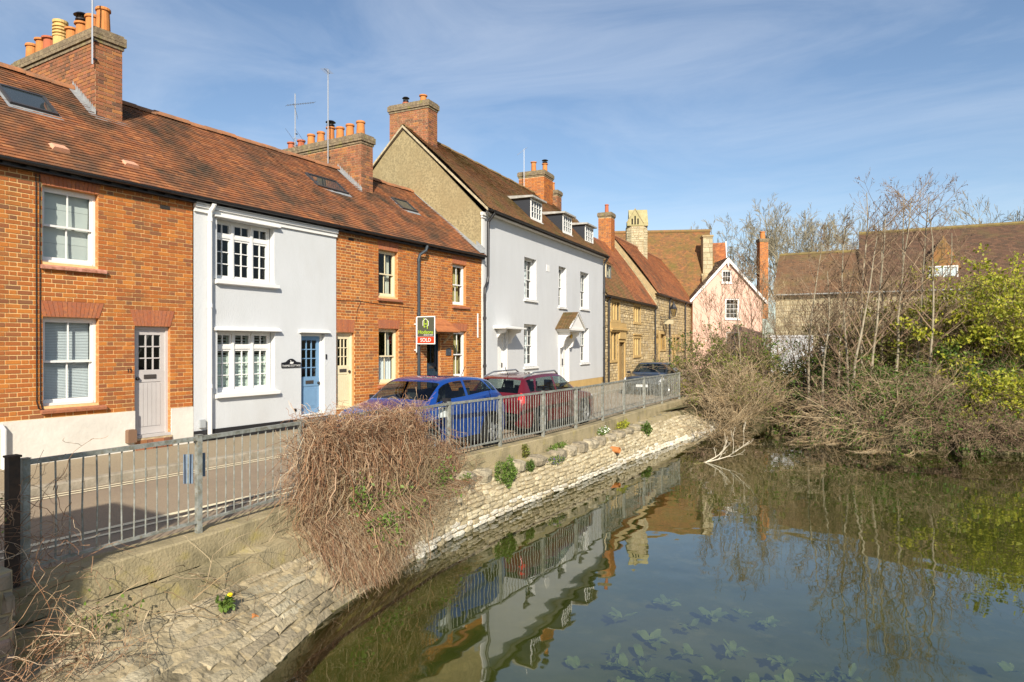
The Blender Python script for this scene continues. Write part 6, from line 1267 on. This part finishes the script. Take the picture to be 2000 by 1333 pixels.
for i, (u, Y, v, lab) in enumerate(((1392, 29, 590, 'thin bare sapling before the pink house left window edge'), (1418, 30, 575, 'bare sapling crossing the pink house middle window'), (1448, 29, 548, 'bare sapling right of the pink house window'), (1474, 31, 520, 'tall bare sapling at the pink house right eave'), (1492, 30, 535, 'bare sapling beside the pink house chimney'), (1530, 33, 580, 'pale yellowish sapling before the stone range'), (1556, 33, 560, 'straight pale sapling behind the white garden wall end'))):
    p = world_at(u, Y); H = 2.3 + (674 - v) * Y / 1320 + .15; bare_tree(lab, (p.x, p.y, -.15), H, .03, [16, 6, 3], [.34, .45, .5], [.6, .65, .7], M_twig3 if i > 4 else M_twig2, 140 + i, K=7, up=.15, group='saplings beside the stream', minr=.005, start=.15)
for i, (u, Y, v, r0, sp, lab) in enumerate(((1512, 78, 383, .38, .62, 'large rounded bare tree above the roofs'), (1455, 84, 445, .3, .8, 'dense bare tree behind the pink house gable'), (1610, 80, 425, .3, .7, 'bare tree between the large tree and the alders'), (1660, 76, 440, .28, .7, 'lower bare tree behind the long roof end'), (1990, 74, 400, .38, .66, 'big bare tree rising behind the long roof at the edge'), (1415, 92, 462, .25, .8, 'small bare tree behind the stone hall'), (1560, 88, 418, .3, .7, 'hazy bare tree right of the large rounded one'))):
    p = world_at(u, Y); H = 2.3 + (674 - v) * Y / 1320; bare_tree(lab, (p.x, p.y, -.15), H * .56, r0, [13, 7, 6, 4], [1.05, .46, .50, .5], [sp * .85, .55, .6, .6], M_fartwig, 170 + i, K=6, up=.10, wob=.09, minr=.017, start=.42, bark=M_fartwig, rr=.55, group='bare trees behind the roofs')

def shrub(label, u, Y, z0, size, nst, m, seed, leaf=None, nleaf=0, lsize=.08, counts=(6, 4), arch=-.05, spread=.6, r0=.012, name='shrub', lean=(0, 0, 0), up=.2, wob=.16, zmin=None, lmode='tips', K=8, minr=.0045, ratios=(.5, .5)):
    g = np.random.default_rng(seed); c = world_at(u, Y); t = thing(name, label, 'shrub', (c.x, c.y, z0)); b = g.normal(size=(nst, 3)) * np.array([size[0] * .28, size[1] * .28, .03]); d = g.normal(size=(nst, 3)) * spread + np.array([lean[0], lean[1], 1.0 + lean[2]]); d[:, :2] += b[:, :2] * .8 / max(size[0], .3)
    lv = grow(g, b, d, size[2] * g.uniform(.7, 1.15, nst), r0, list(counts), list(ratios)[: len(counts)], [.6] * len(counts), K=K, wob=wob, up=arch, start=.15, minr=minr)
    if zmin is not None: lv = [(np.concatenate([P[..., :2], np.maximum(P[..., 2:], zmin + .03 * g.random(P[..., 2:].shape))], -1), R_) for P, R_ in lv]
    tube_obj('branches', lv, m, t)
    if leaf:
        P = lv[-1][0][:, 2:].reshape(-1, 3); nc = max(nleaf // 26, 8); cc = P[g.integers(0, len(P), nc)]; P = cc[g.integers(0, nc, nleaf)] + g.normal(size=(nleaf, 3)) * np.array([.15, .15, .10]); leaf_obj('leaves', P, lsize, leaf, t, g)
    return t
# brown waterside scrub by the railing end
shrub('dense straw coloured scrub at the far railing end', 1440, 25.6, -.5, (.9, 1.1, 2.1), 90, M_twig3, 201, M_leafo, 1600, .07, counts=(6, 4), spread=.5)
shrub('tangled grey brown scrub overhanging the stream mouth', 1425, 27.5, -.6, (.9, 1.2, 1.8), 60, M_twig2, 202, M_leafo, 900, .08, counts=(6, 4), spread=.6)
shrub('leafy green bush behind the railing end before the pink house', 1408, 28.5, -.1, (.9, 1.0, 2.7), 50, M_twig2, 203, M_leafo, 3000, .11, counts=(6, 4), spread=.4, up=.1)
shrub('green leaved bush below the pink house windows', 1440, 30.0, -.1, (1.6, 1.4, 3.0), 60, M_twig2, 204, M_leafd, 3600, .11, counts=(6, 4), spread=.5)
shrub('low pale dead branches trailing into the water by the wall end', 1398, 23.4, -.85, (.7, .7, 1.3), 70, M_twig3, 205, counts=(4, 3), lean=(.6, -.2, -.6), spread=.7, zmin=-.22, r0=.011)
shrub('yellow flowering weed against the stone house foot', 1340, 30, 0, (.4, .4, .7), 24, M_twig2, 206, M_leafy, 500, .09, counts=(4,), r0=.006)
shrub('ivy clad bush on the bridge', 1550, 35.2, .2, (2.0, .8, .9), 45, M_twig2, 207, M_leafy, 2600, .12, counts=(6, 4), spread=.6)
shrub('dark evergreen bush under the white garden wall', 1650, 34.0, -.1, (1.6, 1.2, 1.9), 55, M_twig2, 208, M_leafo, 4500, .12, counts=(6, 4), spread=.6)
# right bank brush
shrub('sprawling brown brush leaning out over the water left of the alders', 1680, 25.0, -.6, (1.2, 1.1, 2.3), 50, M_twig2, 211, M_leafd, 900, .09, counts=(6, 4), lean=(-.15, -.6, -.2), spread=.7, zmin=-.55, arch=-.12, r0=.014)
shrub('thick mass of arching dead branches at the water edge', 1712, 23.2, -.75, (1.9, 1.2, 2.4), 70, M_twig3, 212, M_leafd, 1200, .09, counts=(6, 4), lean=(-.1, -.7, -.4), spread=.8, zmin=-.3, arch=-.16, r0=.013)
shrub('brown twiggy brush at the foot of the alders', 1790, 22.9, -.75, (2.0, 1.2, 2.2), 70, M_twig2, 213, M_leafd, 2200, .09, counts=(6, 4), lean=(0, -.5, -.2), spread=.8, zmin=-.3, arch=-.12, r0=.013)
shrub('dark glossy evergreen in the middle of the bank', 1725, 25.8, -.3, (2.6, 1.2, 1.5), 70, M_twig2, 214, M_leafd, 8000, .11, counts=(6, 4), spread=.7)  # evergreen, enlarged so its dark leaves imitate the shaded inside of the brush
shrub('tall thin brush standing behind the alder stems', 1650, 30.5, -.1, (2.8, 1.6, 4.6), 70, M_twig2, 215, counts=(8, 4), spread=.28, up=.3, arch=.12, r0=.014)
shrub('olive leaved thicket behind the alders', 1780, 30.5, -.1, (2.6, 1.6, 3.6), 80, M_twig2, 216, M_leafo, 8000, .13, counts=(8, 4), spread=.35, arch=.06, r0=.014)
shrub('big yellow green leafed shrub on the right bank', 1930, 27.0, -.1, (3.0, 1.8, 4.2), 90, M_twig2, 217, M_leafy, 22000, .14, counts=(8, 5), spread=.42, arch=.03, r0=.018)
shrub('second yellow green shrub behind, rising to the eaves', 1880, 30.5, -.1, (2.2, 1.6, 4.6), 60, M_twig2, 218, M_leafy, 12000, .14, counts=(8, 5), spread=.4, arch=.05, r0=.018)
shrub('bright lime spray of leaves hanging low over the bank wall', 1958, 22.6, .15, (1.5, .7, 1.25), 40, M_twig2, 219, M_leafy, 7000, .11, counts=(6, 4), lean=(.1, -.7, -.75), spread=.7, arch=-.05)
shrub('dark green undergrowth beneath the yellow shrub', 1905, 24.8, -.4, (2.4, 1.2, 2.2), 80, M_twig2, 220, M_leafd, 7000, .11, counts=(6, 4), spread=.6)
shrub('dark undergrowth at the right frame edge', 1995, 28.0, -.2, (2.0, 1.2, 2.8), 60, M_twig2, 221, M_leafd, 6000, .12, counts=(6, 4), spread=.5)
shrub('rusty brown brush covering the mossy bank wall', 1880, 23.0, -.4, (2.2, .8, 1.5), 150, M_twig2, 222, M_leafd, 2200, .08, counts=(6, 4), lean=(0, -.5, -.3), spread=.9, zmin=-.3, arch=-.14)
shrub('low dead brush along the water at the frame edge', 1985, 22.8, -.4, (1.8, .7, 1.0), 110, M_twig2, 223, M_leafd, 1800, .08, counts=(5, 4), lean=(0, -.5, -.3), spread=.9, zmin=-.3, arch=-.14)
shrub('added dark leaf mass for the shaded thicket behind the alder feet', 1660, 29.0, -.2, (2.4, 1.2, 2.4), 60, M_twig2, 231, M_leafd, 7000, .12, counts=(6, 4), spread=.6)  # dark leaves added to imitate the shaded depth of the thicket
shrub('olive green thicket under the bare alders', 1745, 28.2, -.2, (2.6, 1.3, 3.2), 70, M_twig2, 232, M_leafo, 11000, .12, counts=(7, 4), spread=.5)
shrub('added dark leaf mass for the shade behind the yellow shrub foot', 1850, 28.6, -.2, (2.2, 1.2, 3.4), 60, M_twig2, 233, M_leafd, 9000, .12, counts=(7, 4), spread=.45)  # dark leaves added as painted shade behind the yellow shrub
shrub('straw coloured upright brush left of the alders', 1640, 31.0, -.2, (1.6, 1.0, 3.4), 45, M_twig3, 234, M_leafo, 900, .09, counts=(8, 4), spread=.3, arch=.1)
shrub('brown twiggy brush trailing over the water at the frame edge', 1930, 20.9, -.6, (3.2, .4, 1.0), 150, M_twig2, 235, M_leafd, 900, .07, counts=(6, 4), lean=(0, -.3, -.3), spread=.9, zmin=-.28, arch=-.14)
# pale fallen branch lying in the water
p = world_at(1412, 19.0); fb = thing('fallen_branch', 'pale dead branch lying half sunk in the water', 'branch', (p.x, p.y, -1.06)); g = np.random.default_rng(23)
lv = grow(g, [(-.8, .0, -.05), (-.5, 0, 0)], [(1, .1, .1), (.8, .3, .5)], [1.7, .8], .022, [6, 2], [.42, .5], [.8, .6], K=8, wob=.10, up=.25, minr=.004); tube_obj('bough', lv[:1], mat('bleached_wood', (.58, .52, .40), .85), fb, 6); tube_obj('side_branches', lv[1:], MATS['bleached_wood'], fb, 4)

# --- submerged lily leaves
def lily_mesh(seed):
    g = np.random.default_rng(seed); V, Fq = [], []; n = 8
    for k in range(g.integers(7, 11)):
        a = g.uniform(0, 6.28); L = g.uniform(.25, .48); w = g.uniform(.07, .12); el = g.uniform(.15, .8); d = np.array([math.cos(a), math.sin(a)]); p = np.array([-d[1], d[0]]); b = len(V); tw_ = g.normal() * .3
        for i in range(n):
            t = i / (n - 1); r = .04 + L * t; z = math.sin(el) * L * t - .30 * t ** 2 * L; hw = w * math.sin(math.pi * min(.12 + t * .86, 1)) ** .7
            for s in (-1, 0, 1): q = d * r * math.cos(el * .6) + p * hw * s; V.append((q[0], q[1], z + (.02 + .02 * math.sin(t * 9 + k)) * abs(s) + tw_ * hw * s))
        for i in range(n - 1):
            for s in (0, 1): o = b + i * 3 + s; Fq.append((o, o + 1, o + 4, o + 3))
    me = bpy.data.meshes.new('lily_leaves'); me.from_pydata(V, [], Fq); me.materials.append(M_water_leaf); me.shade_smooth(); return me
LM = [lily_mesh(300 + i) for i in range(5)]; g = np.random.default_rng(31); a0 = rad(30.9); k = 0
for (u, v) in ((1215, 1172), (1200, 1245), (1270, 1190), (1390, 1155), (1445, 1160), (1205, 1215), (1255, 1220), (1220, 1250), (1265, 1275), (1150, 1290), (1210, 1295), (1130, 1235), (1350, 1235), (1395, 1270), (1430, 1220), (1340, 1305), (1410, 1320), (1460, 1322), (1480, 1290), (1530, 1240), (1540, 1290), (1545, 1315), (1300, 1140), (1610, 1270), (1500, 1170), (1660, 1260), (1975, 1262), (1580, 1310), (1280, 1322), (1100, 1320), (1960, 1325), (1350, 1180), (1310, 1255)):
    Y = 3.62 * 1320 / (v - 674); p = world_at(u, Y); o = link('lily_plant', LM[k % 5], None, label='pale green lily rosette submerged in the clear shallow water', cat='water plant', group='submerged lily plants'); o.location = (p.x, p.y, -1.66 + g.uniform(-.1, .1)); o.rotation_euler = (0, 0, g.uniform(0, 6.28)); s = g.uniform(.3, .55); o.scale = (s, s, s); k += 1
# --- unseen flat-topped building, added behind the viewpoint to cast the road shadow
hb2 = thing('road_shade_building', 'unseen flat topped brick building added to shade the road before number 13', 'house', (8.0, -1.95, 0))
mb = MB(); mb.box(0, 1.35, -7, 0, -.1, 4.95); mb.build('wall', M_oldbrick, hb2); mb = MB(); mb.box(-.06, 1.41, -7.06, .06, 4.951, 5.1); mb.build('parapet', M_concrete, hb2)
